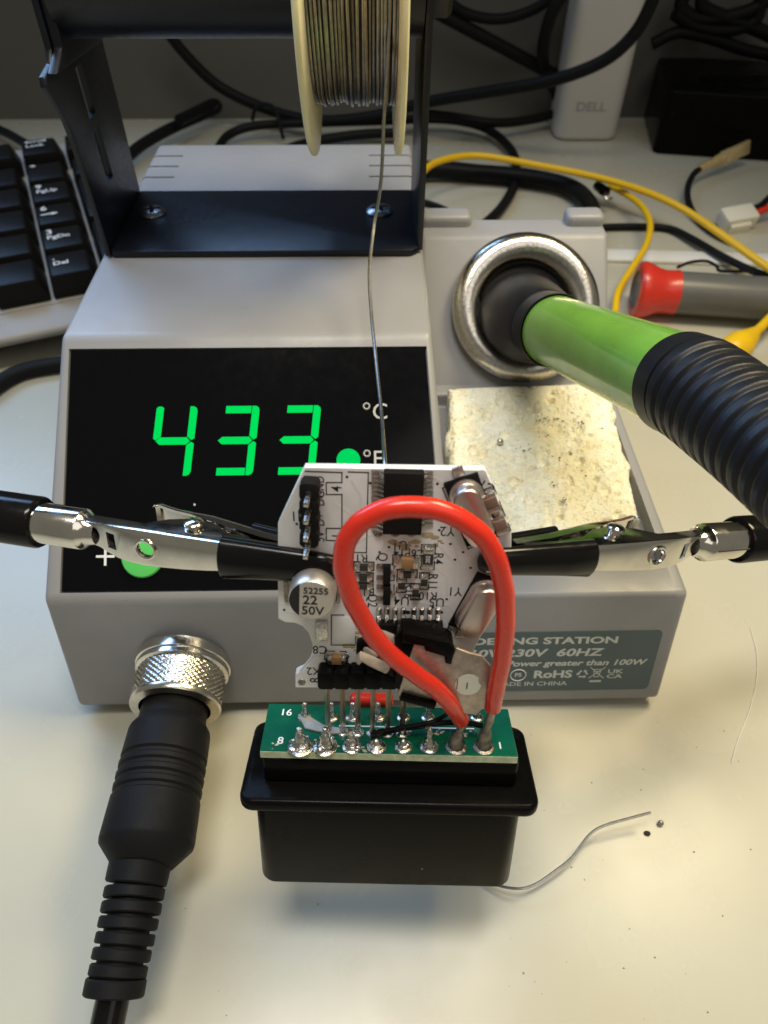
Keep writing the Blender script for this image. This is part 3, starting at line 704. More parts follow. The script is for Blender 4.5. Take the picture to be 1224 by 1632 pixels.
# crystals
def crystal(pa, pb, wd, name='crystal'):
    a0, b0 = bp(*pa, 1.5); a1, b1 = bp(*pb, 1.5)
    ang = math.atan2(b1-b0, a1-a0); l = math.hypot(a1-a0, b1-b0); fr = BD.at((a0+a1)/2, (b0+b1)/2, 0, ang)
    def stad(L, W):
        r = W/2; out = []
        for k in range(13): out.append((L/2-r + r*math.cos(R(-90+15*k)), r*math.sin(R(-90+15*k))))
        for k in range(13): out.append((-L/2+r + r*math.cos(R(90+15*k)), r*math.sin(R(90+15*k))))
        return out
    c = MB().prism(fr, [(-l/2-.2, -wd/2-.1), (l/2+.2, -wd/2-.1), (l/2+.2, wd/2+.1), (-l/2-.2, wd/2+.1)], .02, .5).build('crystal_base', 'black_dull', wb, bevel=.08)
    m = MB(); rings = [(l, wd, .5), (l, wd, .9), (l-.7, wd-.7, 1.05), (l-.75, wd-.75, 2.6), (l-.85, wd-.85, 2.8), (l-1.1, wd-1.1, 2.95), (l-1.4, wd-1.4, 3.0)]
    idx = []
    for L_, W_, h in rings:
        p = stad(L_, W_); idx.append((len(m.v), len(p))); m.v += [fr(x, y, h) for x, y in p]
    for (s0, n_), (s1, _) in zip(idx, idx[1:]):
        for i in range(n_): m.f.append([s0+i, s0+(i+1) % n_, s1+(i+1) % n_, s1+i])
    m.f.append([idx[-1][0]+i for i in range(idx[-1][1])])
    m.build('crystal_can', 'crystal_can', wb, angle=28)
    for sx in (-1, 1):
        MB().box(fr, sx*(l/2+.5)-.7 + sx*.6, sx*(l/2+.5)+.7 + sx*.6, -.7, .7, .02, .35).build('solder_pad', 'solder', wb, bevel=.12)
crystal((736, 770), (771, 868), 4.4)
crystal((786, 930), (740, 1010), 4.5)
pline([(705, 778), (746, 875), (752, 872)]); pline([(714, 772), (706, 778)]); pline([(757, 926), (714, 1000), (720, 1004)])
# small parts
def chip_c(px, py, L, W, H, ang, body, name='capacitor', h=.05):
    a, b = bp(px, py); fr = BD.at(a, b, 0, R(ang))
    p = MB().box(fr, -L/2+.22*L, L/2-.22*L, -W/2+.02, W/2-.02, h, H).build(name, body, wb, bevel=.05)
    for s_ in (-1, 1):
        MB().box(fr, s_*(L*.39)-L*.12, s_*(L*.39)+L*.12, -W/2, W/2, h, H+.03).build('end_cap', 'solder', wb, bevel=.08)
        MB().box(fr, s_*(L*.52)-L*.13, s_*(L*.52)+L*.13, -W/2-.05, W/2+.05, .01, .16).build('solder_pad', 'solder', wb, bevel=.05)
    return fr
def outline_box(fr, L, W):
    m = MB(); f2 = fr.at(0, 0, .01)
    for sx in (-1, 1):
        bar(m, f2, sx*L/2, -W/2, sx*L/2, W/2, .15)
        for sy in (-1, 1): bar(m, f2, sx*L/2+.07*sx, sy*W/2, sx*L*.14, sy*W/2, .15)
    m.build('silkscreen_line', 'silk', wb, smooth=False)
f = chip_c(649, 893, 3.0, 1.6, 1.0, 0, 'ceramic_tan'); outline_box(f, 4.0, 1.7)
f = chip_c(682, 888, 3.1, 1.45, .6, 90, 'resistor', 'resistor'); outline_box(f, 4.0, 1.9)
a, b = bp(682, 888); MB().text(BD.at(a, b, .6, R(90)), '202', .8, 'CENTER', .01, .03).build('part_number', 'print_white', wb, smooth=False)
for px, py, an in ((580, 902, 0), (579, 919, 0), (579, 932, 0), (649, 914, 0), (640, 931, 90), (676, 926, 90), (662, 943, 90)):
    f = chip_c(px, py, 2.0, 1.0, .55, an, 'resistor', 'resistor'); outline_box(f, 2.8, 1.35)
for px, py in ((782, 797), (796, 832)): f = chip_c(px, py, 2.7, 1.7, 1.1, -66, 'ceramic_brown'); outline_box(f, 3.6, 2.0)
f = chip_c(537, 1047, 2.6, 1.5, .95, 0, 'ceramic_tan'); 
f = chip_c(563, 943, 1.8, 1.2, .8, 90, 'ceramic_brown')
# transistors Q1 Q2
for y0_, y1_ in ((897, 925), (929, 958)):
    pbox('transistor', 'black_dull', 611, y0_, 622, y1_, .15, 1.1, .08)
    for y in (y0_+5, y1_-6): pbox('solder_pad', 'solder_dirty', 600, y-3, 612, y+4, .02, .3, .06)
    pbox('solder_pad', 'solder', 622, (y0_+y1_)/2-3, 630, (y0_+y1_)/2+3, .02, .3, .06)
pline([(623, 899), (628, 899), (628, 906)]); pline([(628, 916), (628, 925), (622, 925)]); pline([(628, 932), (628, 940)])
# two eight-pin chips with their upper leads
for x0_, x1_, lead in ((599, 650, (604, 616.5, 629.5, 642)), (653, 703, (659, 671.5, 684, 697))):
    pbox('microchip', 'black_dull', x0_, 985, x1_, 1018, .15, 1.6, .15)
    for x in lead:
        a, b = bp(x, 986); m = MB(); m.tube([BD(a, b-.3, 1.0), BD(a, b+.5, .95), BD(a, b+1.0, .4), BD(a, b+1.9, .22)], [.34, .34, .36, .42], 8); m.ball(BD(a, b+1.5, .15), .5, (.9, 1.4, .5), 8, 6, BD)
        m.build('chip_leg', 'solder', wb)
a, b = bp(650, 976); MB().rev(BD.at(a, b, .01), [(.35, 0), (.01, .02)], 16).build('pin_one_dot', 'silk', wb)
a, b = bp(704, 976); MB().rev(BD.at(a, b, .01), [(.22, 0), (.01, .02)], 16).build('pin_one_dot', 'silk', wb)
# upright header J1 at the left
HA = [bp(494, y, 1.2) for y in (778, 803, 828, 853)]
for k, (a, b) in enumerate(HA):
    fr = BD.at(a, b, 0, R(-3))
    MB().prism(fr, [(-1.25, -.8), (-.8, -1.25), (.8, -1.25), (1.25, -.8), (1.25, .8), (.8, 1.25), (-.8, 1.25), (-1.25, .8)], .05, 2.5).build('header_block', 'black_dull', wb, bevel=.1)
    MB().box(fr, -.32, .32, -.32, .32, 2.4, 6.0 + .3*k).build('header_pin', 'solder', wb, bevel=.12)
# electrolytic capacitor
a, b = bp(497, 955, 5); fr = BD.at(a, b, 0, R(-2))
a2, b2 = bp(493, 950, 0)
MB().prism(fr, [(-3.1, -2.0), (-2.0, -3.1), (3.1, -3.1), (3.1, 3.1), (-2.0, 3.1), (-3.1, 2.0)], .05, .9).build('capacitor_foot', 'black_dull', wb, bevel=.1)
can = MB().rev(fr, [(2.6, .9), (3.15, 1.0), (3.15, 1.8), (2.95, 2.0), (3.15, 2.3), (3.15, 5.0), (2.95, 5.3), (.01, 5.32)], 48).build('electrolytic_can', 'alu_can', wb)
seg_ = [(3.0*math.cos(R(t)), 3.0*math.sin(R(t))) for t in range(122, 240, 6)]
MB().prism(fr, seg_, 5.33, 5.36).build('polarity_mark', 'silk', wb, smooth=False)
MB().text(fr.at(.55, 1.5, 5.33), '52255', 1.35, 'CENTER', .015, .03).text(fr.at(-.2, 0, 5.33), '22', 2.0, 'CENTER', .015, .03).text(fr.at(.15, -1.7, 5.33), '50V', 1.9, 'CENTER', .012, .03).build('part_number', 'silk', wb, smooth=False)
# bare pads
pbox('solder_pad', 'solder', 503, 988, 523, 1020, .02, .35, .15); pbox('solder_pad', 'solder_dirty', 452, 925, 461, 958, .02, .3, .1); pbox('solder_pad', 'solder_dirty', 526, 935, 542, 960, .02, .35, .1)
pbox('solder_pad', 'white_mask', 530, 982, 566, 1026, .02, .10, .02)
a, b = bp(585, 985); MB().ball(BD(a, b, .1), .9, (1, 1.2, .4), 12, 8, BD, .05).build('solder_blob', 'solder', wb)
a, b = bp(481, 1087); MB().rev(BD.at(a, b, .01), [(.6, .0), (.55, .08), (.3, .1), (.01, .25)], 20).build('test_pad', 'solder_dirty', wb)
a, b = bp(767, 756); MB().rev(BD.at(a, b, .01), [(.7, .0), (.65, .05), (.01, .08)], 20).build('test_pad', 'white_mask', wb)
fs = MB()
for k in range(40):
    cx, cy, sx_, sy_ = random.choice([(665, 868, 16, 4), (640, 870, 15, 5), (690, 860, 8, 5), (562, 1005, 5, 10), (560, 1030, 6, 3), (575, 980, 5, 4)])
    a, b = bp(cx + random.gauss(0, sx_), cy + random.gauss(0, sy_)); fs.ball(BD(a, b, .0), random.uniform(.2, .6), (1.4, .8, .06), 8, 4, BD, .1)
f_ = fs.build('flux_residue', 'flux', wb, weld=False); f_['kind'] = 'stuff'
# right-angle header between the boards
for k, px in enumerate((520, 545, 570, 595, 620, 645)):
    a, b = BD.px(px, 1083, 2.0)
    fr = BD.at(a, b, 0)
    MB().prism(fr, [(-1.25, -1.0), (-.9, -1.45), (.9, -1.45), (1.25, -1.0), (1.25, 1.3), (.9, 1.7), (-.9, 1.7), (-1.25, 1.3)], .05, 2.6).build('header_block', 'black_plastic', ca, bevel=.12)
    # bent pin running down into the green board
    qa = O + EX*a + EU*.1 - EN*4.2
    MB().tube([BD(a, b, 1.3), BD(a, b-1.4, 1.3), O + EX*a + EU*2.4 - EN*4.1, O + EX*a - EU*.2 - EN*4.2], .40, 4).build('header_pin', 'pin', ca)
    joint(a, 4.2, .75, 2.4, mt='solder', name='solder_joint')
# slide switch: metal cover, plastic frame, leads and round sticker
SWF = Fr(O + EN*.6, EX, EU)
def swp(*pts): return [SWF.px(*q) for q in pts]
sw_ = MB().prism(SWF, swp((661, 1024), (676, 1028), (677, 1034), (709, 1045), (709, 1053), (718, 1056), (727, 1033), (748, 1041), (768, 1046), (782, 1062), (772, 1128), (758, 1140), (735, 1136), (634, 1108), (652, 1053)), -.5, 0).build('switch_cover', 'tin_plate', ca, bevel=.12)
MB().prism(SWF, swp((628, 1022), (640, 1009), (655, 1009), (717, 1026), (724, 1033), (718, 1057), (700, 1056), (640, 1108), (628, 1100), (632, 1060)), -3.6, -.55).build('switch_frame', 'black_plastic', ca, bevel=.25)
MB().prism(SWF, swp((643, 1006), (716, 1022), (725, 1032), (719, 1057), (709, 1055), (711, 1045), (677, 1035), (676, 1028), (640, 1022)), -.6, .35).build('switch_rim', 'black_plastic', ca, bevel=.15)
MB().prism(SWF, swp((640, 1103), (696, 1117), (692, 1128), (636, 1113)), -.6, .5).build('switch_foot', 'black_plastic', ca, bevel=.15)
a, b = SWF.px(746, 1091)
stk = [(1.85*math.cos(R(t)) * (.82 if 8 < t < 32 else 1), 1.85*math.sin(R(t)) * 1.02) for t in range(0, 360, 10)]
MB().prism(SWF.at(a, b, .02), stk, 0, .06).build('round_sticker', 'sticker', ca, smooth=False)
MB().prism(SWF.at(a, b, .09), [(-1.62, -.8), (-1.5, -.8), (-1.5, 1.0), (-1.62, 1.0)], 0, .02).text(SWF.at(a-.15, b-.1, .08, R(180)), '1', 1.7, 'CENTER', .0, .03).build('sticker_number', 'silk', ca, smooth=False)
def strip(pts, wd, th, mt, name):
    P = [SWF(*SWF.px(x, y, h), h) for x, y, h in pts]; m = MB()
    m.tube(P, wd, 8, flat=th/wd, up0=EU); return m.build(name, mt, ca)
strip([(570, 1052, -2.5), (576, 1046, -1.2), (590, 1053, -.6), (605, 1060, -.6), (618, 1066, -1.5)], .75, .35, 'strip', 'switch_lead')
strip([(572, 1028, -3.5), (590, 1040, -2.5), (600, 1046, -2.4)], .6, .3, 'strip', 'switch_lead')
strip([(596, 1008, -2.8), (612, 1013, -1.5), (630, 1021, -1.6)], .85, .35, 'strip', 'switch_lead')
MB().prism(SWF, swp((566, 1046), (600, 1038), (632, 1058), (628, 1104), (590, 1076), (566, 1072)), -4.2, -2.8).build('switch_body', 'black_plastic', ca, bevel=.3)
# red wire loop
RW = [(735, 1147, 1.2, -1.0), (716, 1120, 0, 1.2), (690, 1094, 0, 2.6), (640, 1058, 0, 4.0), (596, 1014, 0, 5.0), (562, 955, 0, 5.6), (547, 900, 0, 6.0), (556, 855, 0, 6.2), (590, 822, 0, 6.3), (640, 808, 0, 6.3), (695, 812, 0, 6.2), (745, 834, 0, 6.0), (782, 872, 0, 5.6), (801, 925, 0, 5.0), (806, 985, 0, 4.0), (800, 1050, 0, 2.4), (790, 1100, 0, .6), (785, 1127, 0, -.6)]
rp = []
for x, y, _, h in RW:
    fr = Fr(O + EN*h, EX, EU); rp.append(fr(*fr.px(x, y)))
MB().tube([q_ + EX*(.03*math.sin(i_*.9)) + EU*(.03*math.sin(i_*.55 + 1)) for i_, q_ in enumerate(spl(rp, 8))], 1.27, 18).build('red_wire', 'red_wire', ca)
for p0, p1, foot in ((rp[0], rp[1], (727, 1190)), (rp[-1], rp[-2], (771, 1190))):
    a, b = GB.px(*foot); m = MB(); e = GB(a, b, .0)
    dirn = (p0 - p1).normalized(); tip = p0 + dirn*1.2
    base_pts = spl([p0 - dirn*.6, tip, e + EU*2.2, e], 5); n = len(base_pts)
    rad = [.62 + .15*math.sin(k*2.1) + (.75*(k/(n-1))**2 if k > n*.5 else 0) for k in range(n)]
    m.tube(base_pts, rad, 12)
    for j in range(5):
        a0 = 6.28*j/5; off = [EX*(.42*math.cos(a0 + k*.5)) + EN*(.42*math.sin(a0 + k*.5)) for k in range(n)]
        m.tube([q + o_ for q, o_ in zip(base_pts, off)], .22, 6)
    m.build('bare_wire_end', 'solder_dirty', ca, angle=60)
    joint(a, b, 1.25, 3.0, (.0, .1), 'solder_dirty', 0, 'solder_joint', .2)
MB().box(BD.at(*BD.px(592, 1112, -6), -6), -3.6, 3.6, -1.5, .5, -1.2, 1.2).build('red_wire_jacket', 'red_wire', ca, bevel=.8, seg=3)
# thin black wires across the green board
def gw(pts, r, name='black_lead'):
    P = []
    for x, y, h in pts: a, b = GB.px(x, y, h); P.append(GB(a, b, h))
    MB().tube(spl(P, 6), r, 8).build(name, 'black_gloss', ca)
gw([(590, 1172, .6), (630, 1163, 1.0), (672, 1157, 1.4), (705, 1152, 1.8), (740, 1152, 2.0), (770, 1157, 2.0)], .45)
gw([(592, 1168, 1.2), (650, 1158, 2.0), (690, 1150, 2.6), (716, 1136, 3.4)], .36)

# ------------------------------------------------------------------ alligator clips of the helping hands
def clip(name, tip_px, end_px, end_d, label, K, HZ=1.):
    a, b = BD.px(*tip_px, .6)
    T = BD(a, b, -.75); E = atd(*end_px, end_d)
    X = (E - T).normalized(); Z = (EU - X*(EU @ X)).normalized(); Y = Z.cross(X)
    if Y @ EN < 0: Y = -Y
    Lr = (E - T).length
    root = thing(name, tuple(T), label, 'clip', 'clips holding the circuit board')
    def Q(x, y, z): return T + X*(x*K) + Y*y + Z*z
    # near and far jaws: folded channels
    near = [(x_, y_, z_*HZ) for x_, y_, z_ in [(6, 1.9, 1.7), (12, 2.5, 2.0), (17, 3.1, 2.4), (20, 3.4, 2.6), (24, 3.7, 2.8), (28, 3.85, 2.95), (31, 3.9, 3.0), (34, 3.7, 2.9), (36, 3.4, 2.75), (38, 2.9, 2.45), (40, 2.3, 2.1), (42, 2.0, 1.95)]]
    far = [(x_, y_, z_*HZ) for x_, y_, z_ in [(5, -1.8, 1.7), (12, -2.3, 2.0), (17, -2.9, 2.4), (22, -3.6, 2.7), (26, -4.2, 2.5), (29, -4.9, 2.3), (31, -5.5, 2.2), (32.6, -6.1, 2.1), (33.6, -6.4, 2.0), (34.2, -6.0, 1.9), (34.0, -5.4, 1.8)]]
    def channel(st_, sgn, depth):
        m = MB(); n_ = 0; rows = []
        for x, y, hz in st_:
            dp = depth(x); rows.append(len(m.v))
            m.v += [Q(x, y - sgn*dp, -hz), Q(x, y - sgn*.5, -hz), Q(x, y - sgn*.12, -hz+.12), Q(x, y, -hz+.5), Q(x, y, hz-.5), Q(x, y - sgn*.12, hz-.12), Q(x, y - sgn*.5, hz), Q(x, y - sgn*dp, hz)]
        for r0, r1 in zip(rows, rows[1:]):
            for k in range(7): m.f.append([r0+k, r0+k+1, r1+k+1, r1+k])
        return m
    dn = lambda x: 2.0 if x < 16 else (2.0 + 3.4*math.sin(min(1, max(0, (x-16)/15))*math.pi) if x < 31 else 2.0)
    hole = MB().rev(frame_axis(Q(30, 3.6, 0), Y), [(1.25, -1.6), (1.25, 3)], 20, True, True)
    slot = MB().box(Fr(Q(37.0, 2.2, 0), X, Z), -1.0, .6, -1.3, 1.3, -3, 3)
    nj = channel(near, 1, dn).build('jaw', 'nickel', root, solid=.45, cut=[hole, slot], angle=50)
    MB().torus(frame_axis(Q(30, 3.95, 0), Y), 1.45, .28, 28, 8).build('hole_rim', 'nickel', root)
    channel(far, -1, lambda x: 1.8 if x < 26 else 1.0).build('jaw', 'nickel', root, solid=.45, angle=50)
    pv = frame_axis(Q(23, .6, 0), Z, X)
    MB().rev(pv, [(.9, -3.2), (.9, 3.1), (1.35, 3.15), (1.35, 3.5), (1.0, 3.8), (.01, 3.95)], 24).build('pivot_pin', 'nickel', root)
    sp_ = MB()
    hel = [Q(23 + 1.9*math.cos(t*.5), -.4 + 1.9*math.sin(t*.5), -2.2 + t*.11) for t in range(40)]
    sp_.tube(hel, .35, 6).build('spring', 'nickel', root)
    # barrel: crimped neck, then a rolled tube pushed on the arm
    bprof = [(2.0, 40.6), (2.2, 42.0), (2.7, 43.0), (2.95, 43.3), (3.1, 43.6), (3.1, 55)]
    BF = frame_axis(Q(0, .9, -.2), X); BP = lambda pr: [(r_, h_*K) for r_, h_ in pr]
    MB().rev(BF, BP(bprof), 36).build('barrel', 'nickel', root)
    MB().box(Fr(Q(0, .9, -.2), X, Z), 44*K, 55*K, -.12, .12, 3.0, 3.2).build('barrel_seam', 'groove', root)
    MB().rev(BF, BP([(3.15, 51.6), (3.7, 51.7), (3.95, 52.2), (3.95, Lr + 30)]), 36).build('arm_sleeve', 'black_gloss', root)
    # black sleeves over the jaw tips
    P = [Q(-2.4, 1.2, 0), Q(-2.1, 1.3, 0), Q(-1.2, 1.5, 0), Q(1, 1.9, 0), Q(6, 2.2, 0), Q(12, 2.6, 0), Q(16.8, 3.0, 0), Q(17.0, 3.0, 0)]
    MB().tube(P, [q_*HZ for q_ in (.5, 1.4, 2.0, 2.35, 2.65, 3.0, 3.35, 3.1)], 24, flat=.62, up0=Z).build('jaw_sleeve', 'black_gloss', root)
    P = [Q(-2.0, -1.9, 0), Q(-1.6, -2.0, 0), Q(2, -2.3, 0), Q(8, -2.7, 0), Q(14.6, -3.2, 0), Q(14.8, -3.2, 0)]
    MB().tube(P, [q_*HZ for q_ in (.6, 1.4, 1.8, 2.1, 2.4, 2.2)], 24, flat=.6, up0=Z).build('jaw_sleeve', 'black_gloss', root)
    return root
clip('alligator_clip', (526, 903), (40, 822), 107, 'metal alligator clip with black sleeve gripping the board beside the small upright header', .87)
clip('alligator_clip', (778, 893), (1224, 850), 121, 'metal alligator clip with black sleeve gripping the board beside the two crystal cans', .93, .88)

# ------------------------------------------------------------------ loose bits on the desk
P = [atz(818, 1416, 3.0), atz(850, 1411, 3.5), atz(885, 1388, 4.0), atz(912, 1366, 4.2), atz(938, 1332, 4.6), atz(960, 1317, 5.0), atz(1000, 1305, 5.4), atz(1037, 1295, 5.8)]
P = [atz(770, 1405, 1.0)] + P
tag(MB().tube(spl(P, 6), .27, 8).build('wire_offcut', 'tin_wire'), 'thin curved solder wire offcut lying in front of the black plug', 'wire')
c = atz(1053, 1312, .6); tag(MB().ball(c, .62, (1.1, .9, .8), 10, 8, jit=.18).build('solder_bead', 'solder'), 'tiny shiny solder bead on the desk past the wire offcut end', 'solder bead')
c = atz(1031, 1328, .2); tag(MB().ball(c, .65, (1.1, .8, .25), 10, 6, jit=.15).build('dark_crumb', 'soot'), 'small dark crumb on the desk beside the solder bead', 'crumb')

# ------------------------------------------------------------------ keyboard at the left
KA = R(22); kx = V((math.cos(KA), math.sin(KA), 0)); ky = V((-math.sin(KA), math.cos(KA), 0))
ko = V((-48.5, 137, 0)) + kx*5 + ky*4                       # front left corner of the decimal key
kb = thing('keyboard', tuple(ko), 'black keyboard with pale grey case, its number pad behind the station', 'keyboard')
KF = Fr(ko, kx, ky)
case = [(6, 0), (-10.5, 8.6), (-13.5, 10.8), (-13.0, 13.2), (-2, 15.5), (128, 23), (134, 20), (134, 0)]
MB().prism(Fr(KF(-330, 0, 0), ky, V((0, 0, 1))), case, 0, 352).build('case', 'kb_case', kb, bevel=1.2, seg=3)
tiltk = math.atan2(7.5, 131)
kyt = (ky*math.cos(tiltk) + V((0, 0, 1))*math.sin(tiltk))
KP = Fr(KF(0, 0, 15.6), kx, kyt)
MB().box(KP, -326, 20.5, -1.5, 127, -.4, .35).build('key_bed', 'kb_case', kb)
def keymesh(w_, l_):
    m = MB(); r0 = [(0, 0), (w_, 0), (w_, l_), (0, l_)]; t_ = [(1.6, 1.0), (w_-2.6, 1.0), (w_-2.6, l_-3.0), (1.6, l_-3.0)]
    n = len(m.v); m.v += [V((a, b, .4)) for a, b in r0] + [V((a, b, 9.0)) for a, b in t_]
    m.f += [(0,3,2,1), (4,5,6,7), (0,1,5,4), (1,2,6,5), (2,3,7,6), (3,0,4,7)]
    me = bpy.data.meshes.new('key'); bm = bmesh.new(); vs = [bm.verts.new(v*S) for v in m.v]
    for f in m.f: bm.faces.new([vs[i] for i in f])
    bmesh.ops.bevel(bm, geom=bm.edges[:], offset=.0009, segments=2, profile=.5, affect='EDGES'); bm.to_mesh(me); bm.free()
    me.polygons.foreach_set('use_smooth', [True]*len(me.polygons)); me.set_sharp_from_angle(angle=R(40)); me.materials.append(MAT['keycap']); return me
KM = keymesh(17.9, 18.2); KMT = keymesh(17.9, 36.6)
legends = {(0, 0): ('.', 'Del'), (0, 1): ('3', 'PgDn'), (0, 2): ('6', '\u2192'), (0, 3): ('9', 'PgUp'), (0, 4): ('*', ''), (0, 5): ('Scroll', 'Lock'), (1, 5): ('Pause', 'Break'), (1, 4): ('-', '')}
PITCH = 18.5
for c_ in (-2, -1, 0, 1):
    rows = range(6) if c_ < 1 else (0, 2, 4, 5)
    for r_ in rows:
        yy = r_*PITCH + (6 if r_ == 5 else 0)
        me = KMT if (c_ == 1 and r_ in (0, 2)) else KM
        k = bpy.data.objects.new('key', me); COL.objects.link(k); k.parent = kb
        f_ = KP.at(c_*PITCH, yy, .4); k.matrix_local = f_.mat(BASE[kb.name])
        if (c_, r_) in legends:
            t1, t2 = legends[c_, r_]
            m = MB()
            m.text(f_.at(3.2, 11.6, 9.45), t1, 4.4 if len(t1) < 3 else 3.4, 'LEFT', .015, .02, 1.15)
            if t2 == '\u2192': m.prism(f_.at(3.0, 7.0, 9.45), [(0, -.35), (4, -.35), (4, -1.0), (6.5, 0), (4, 1.0), (4, .35), (0, .35)], 0, .02)
            elif t2: m.text(f_.at(3.2, 7.6, 9.45), t2, 3.3, 'LEFT', .015, .02, 1.15)
            l_ = m.build('legend', 'legend', kb, smooth=False)

# ------------------------------------------------------------------ things at the back of the desk
def cable(name, pts, r, label, cat='cable', mt='cable', group=None, n=8, seg=12):
    P = [atz(x, y, z) for x, y, z in pts]
    P = [p if p.y < 352 else aty(x, y, 352) for p, (x, y, z) in zip(P, pts)]
    return tag(MB().tube(spl(P, n), r, seg).build(name, mt), label, cat, group)
# white power brick standing on end
bb = atz(884, 226, 0); br_ = atz(984, 226, 0)
wd = (br_ - bb).length
pb = thing('power_brick', tuple((bb+br_)/2 + V((0, 14, 0))), 'white upright power brick with embossed lettering near the back wall', 'power brick')
lean = V((.02, .0, 1)).normalized()
BF_ = Fr((bb+br_)/2 + V((0, 14, 0)), (br_-bb), V((0, 1, 0)))
BF_ = Fr(BF_.o, BF_.x, BF_.y)
MB().prism(BF_, rrect(-wd/2, wd/2, -14, 14, 7, 6), .2, 105).build('brick_body', 'brick_white', pb, bevel=2.5, seg=3)
FT = Fr(BF_(0, -14.05, 0), BF_.x, V((0, 0, 1)))
q = onp(942, 171, FT.o, FT.z) - FT.o
MB().text(FT.at(q @ FT.x, q @ FT.y, 0), 'DELL', 6.4, 'CENTER', .02, .12, 1.15).build('embossed_lettering', 'brick_text', pb, smooth=False)
# black dock box at the right
db = atz(1045, 246, 0)
dk = thing('docking_box', tuple(db), 'black rectangular box at the back right with a raised oval on its lid', 'black box')
DF = Fr(db, atz(1224, 258, 0) - db, V((0, 1, 0)))
MB().prism(DF, rrect(-2, 110, 0, 60, 4, 4), .3, 31).build('box_body', 'black_plastic', dk, bevel=1.4, seg=3)
MB().prism(DF, [(40 + 24*math.cos(R(t)), 24 + 15*math.sin(R(t))) for t in range(0, 360, 8)], 31.05, 31.7).build('oval_ring', 'black_plastic', dk, bevel=.3)
# cables
cable('power_cable', [(262, 45, 34), (300, 92, 26), (350, 138, 18), (420, 172, 12), (500, 192, 9), (590, 186, 12), (680, 163, 20), (780, 146, 30), (880, 128, 40), (960, 98, 50), (1010, 55, 62), (1040, 0, 76), (1060, -60, 90)], 2.9, 'long thick black cable sagging behind the spool and rising across the white power brick')
cable('loop_cable', [(345, 240, 4), (365, 215, 6), (410, 200, 8), (500, 196, 8), (600, 193, 7), (700, 190, 7), (770, 203, 6), (815, 240, 4), (822, 285, 3), (800, 330, 3), (755, 372, 3), (700, 420, 3)], 2.3, 'black cable looping round behind the station and under the yellow wire')
cable('folded_cable', [(190, 262, 6), (225, 232, 7), (270, 206, 8), (315, 186, 9), (345, 172, 10), (340, 166, 11), (318, 176, 13), (285, 192, 14)], 2.9, 'black cable folded back on itself between the keyboard and the spool')
cable('thick_cable', [(640, 280, 5), (690, 270, 6), (760, 276, 5), (840, 283, 5), (905, 298, 5), (938, 325, 5), (942, 362, 5), (930, 420, 5)], 4.2, 'thick black cable lying under the yellow wire behind the holder block')
cable('bar_end_cable', [(676, 8, 45), (720, 32, 40), (780, 64, 33), (840, 96, 26), (885, 120, 22), (930, 135, 20)], 3.3, 'thick black cable running down from the stand nut to the white power brick')
cable('brick_cord', [(905, -20, 70), (880, 20, 60), (866, 70, 45), (868, 110, 30), (885, 145, 12), (893, 165, 4)], 3.2, 'black cord hanging down along the left side of the white power brick')
cable('thin_black_wire', [(960, 362, 2), (1010, 361, 2), (1065, 364, 2), (1105, 382, 3), (1150, 408, 4), (1195, 430, 5), (1240, 446, 6)], 1.5, 'thin black wire running right from behind the holder block over the pale strip')
cable('braided_cable', [(-40, 640, 3), (0, 610, 3), (35, 592, 3), (85, 582, 3), (140, 576, 3), (200, 574, 3)], 2.7, 'black braided cable entering at left between keyboard and station', mt='black_rubber')
cable('black_cord', [(-30, 195, 6), (10, 212, 8), (35, 226, 10), (60, 240, 12), (80, 250, 12)], 2.4, 'black cord at the far left behind the scroll lock key')
for k, pts in enumerate(([(1075, 20, 34), (1110, 42, 35), (1160, 48, 36), (1205, 30, 38), (1214, -20, 42)], [(1100, -20, 44), (1085, 10, 38), (1115, 30, 38), (1180, 22, 42), (1225, 0, 46)], [(1130, -30, 50), (1118, 5, 44), (1140, 22, 44), (1200, 44, 40), (1240, 62, 36)])):
    cable('coiled_cord', pts, 3.4, ('lowest black cord turn resting on the black box lid', 'middle black cord turn of the heap on the black box', 'uppermost black cord turn sloping right on the black box')[k], group='cord turns heaped on the black box')
cable('slack_cable', [(640, 212, 6), (580, 214, 5), (520, 222, 4), (470, 234, 4), (430, 252, 4), (410, 280, 4)], 2.6, 'short slack black cable dipping behind the station top under the spool')
cable('thin_twisted_wire', [(402, 192, 10), (408, 172, 16), (425, 166, 18), (440, 176, 16), (446, 200, 10), (452, 222, 4)], 1.0, 'thin black wire loop standing up behind the station left of the spool')
cable('crossing_cable', [(660, 180, 14), (720, 186, 12), (790, 196, 9), (850, 190, 8), (905, 176, 7), (960, 172, 6)], 2.4, 'black cable crossing to the foot of the white power brick')
cable('thin_floor_wire', [(660, 318, 2), (700, 330, 2), (740, 352, 2), (780, 380, 2)], 1.4, 'thin black wire dropping behind the holder block next to the stand')
cable('upper_wall_cable', [(690, -20, 60), (740, 20, 50), (800, 30, 46), (860, 10, 52), (900, -30, 60)], 2.6, 'black cable sagging against the wall between spool and power brick')
cable('corner_cable', [(1040, 70, 40), (1080, 52, 44), (1130, 60, 42), (1190, 80, 36), (1240, 90, 33)], 3.0, 'black cable lying over the back edge of the black box lid')
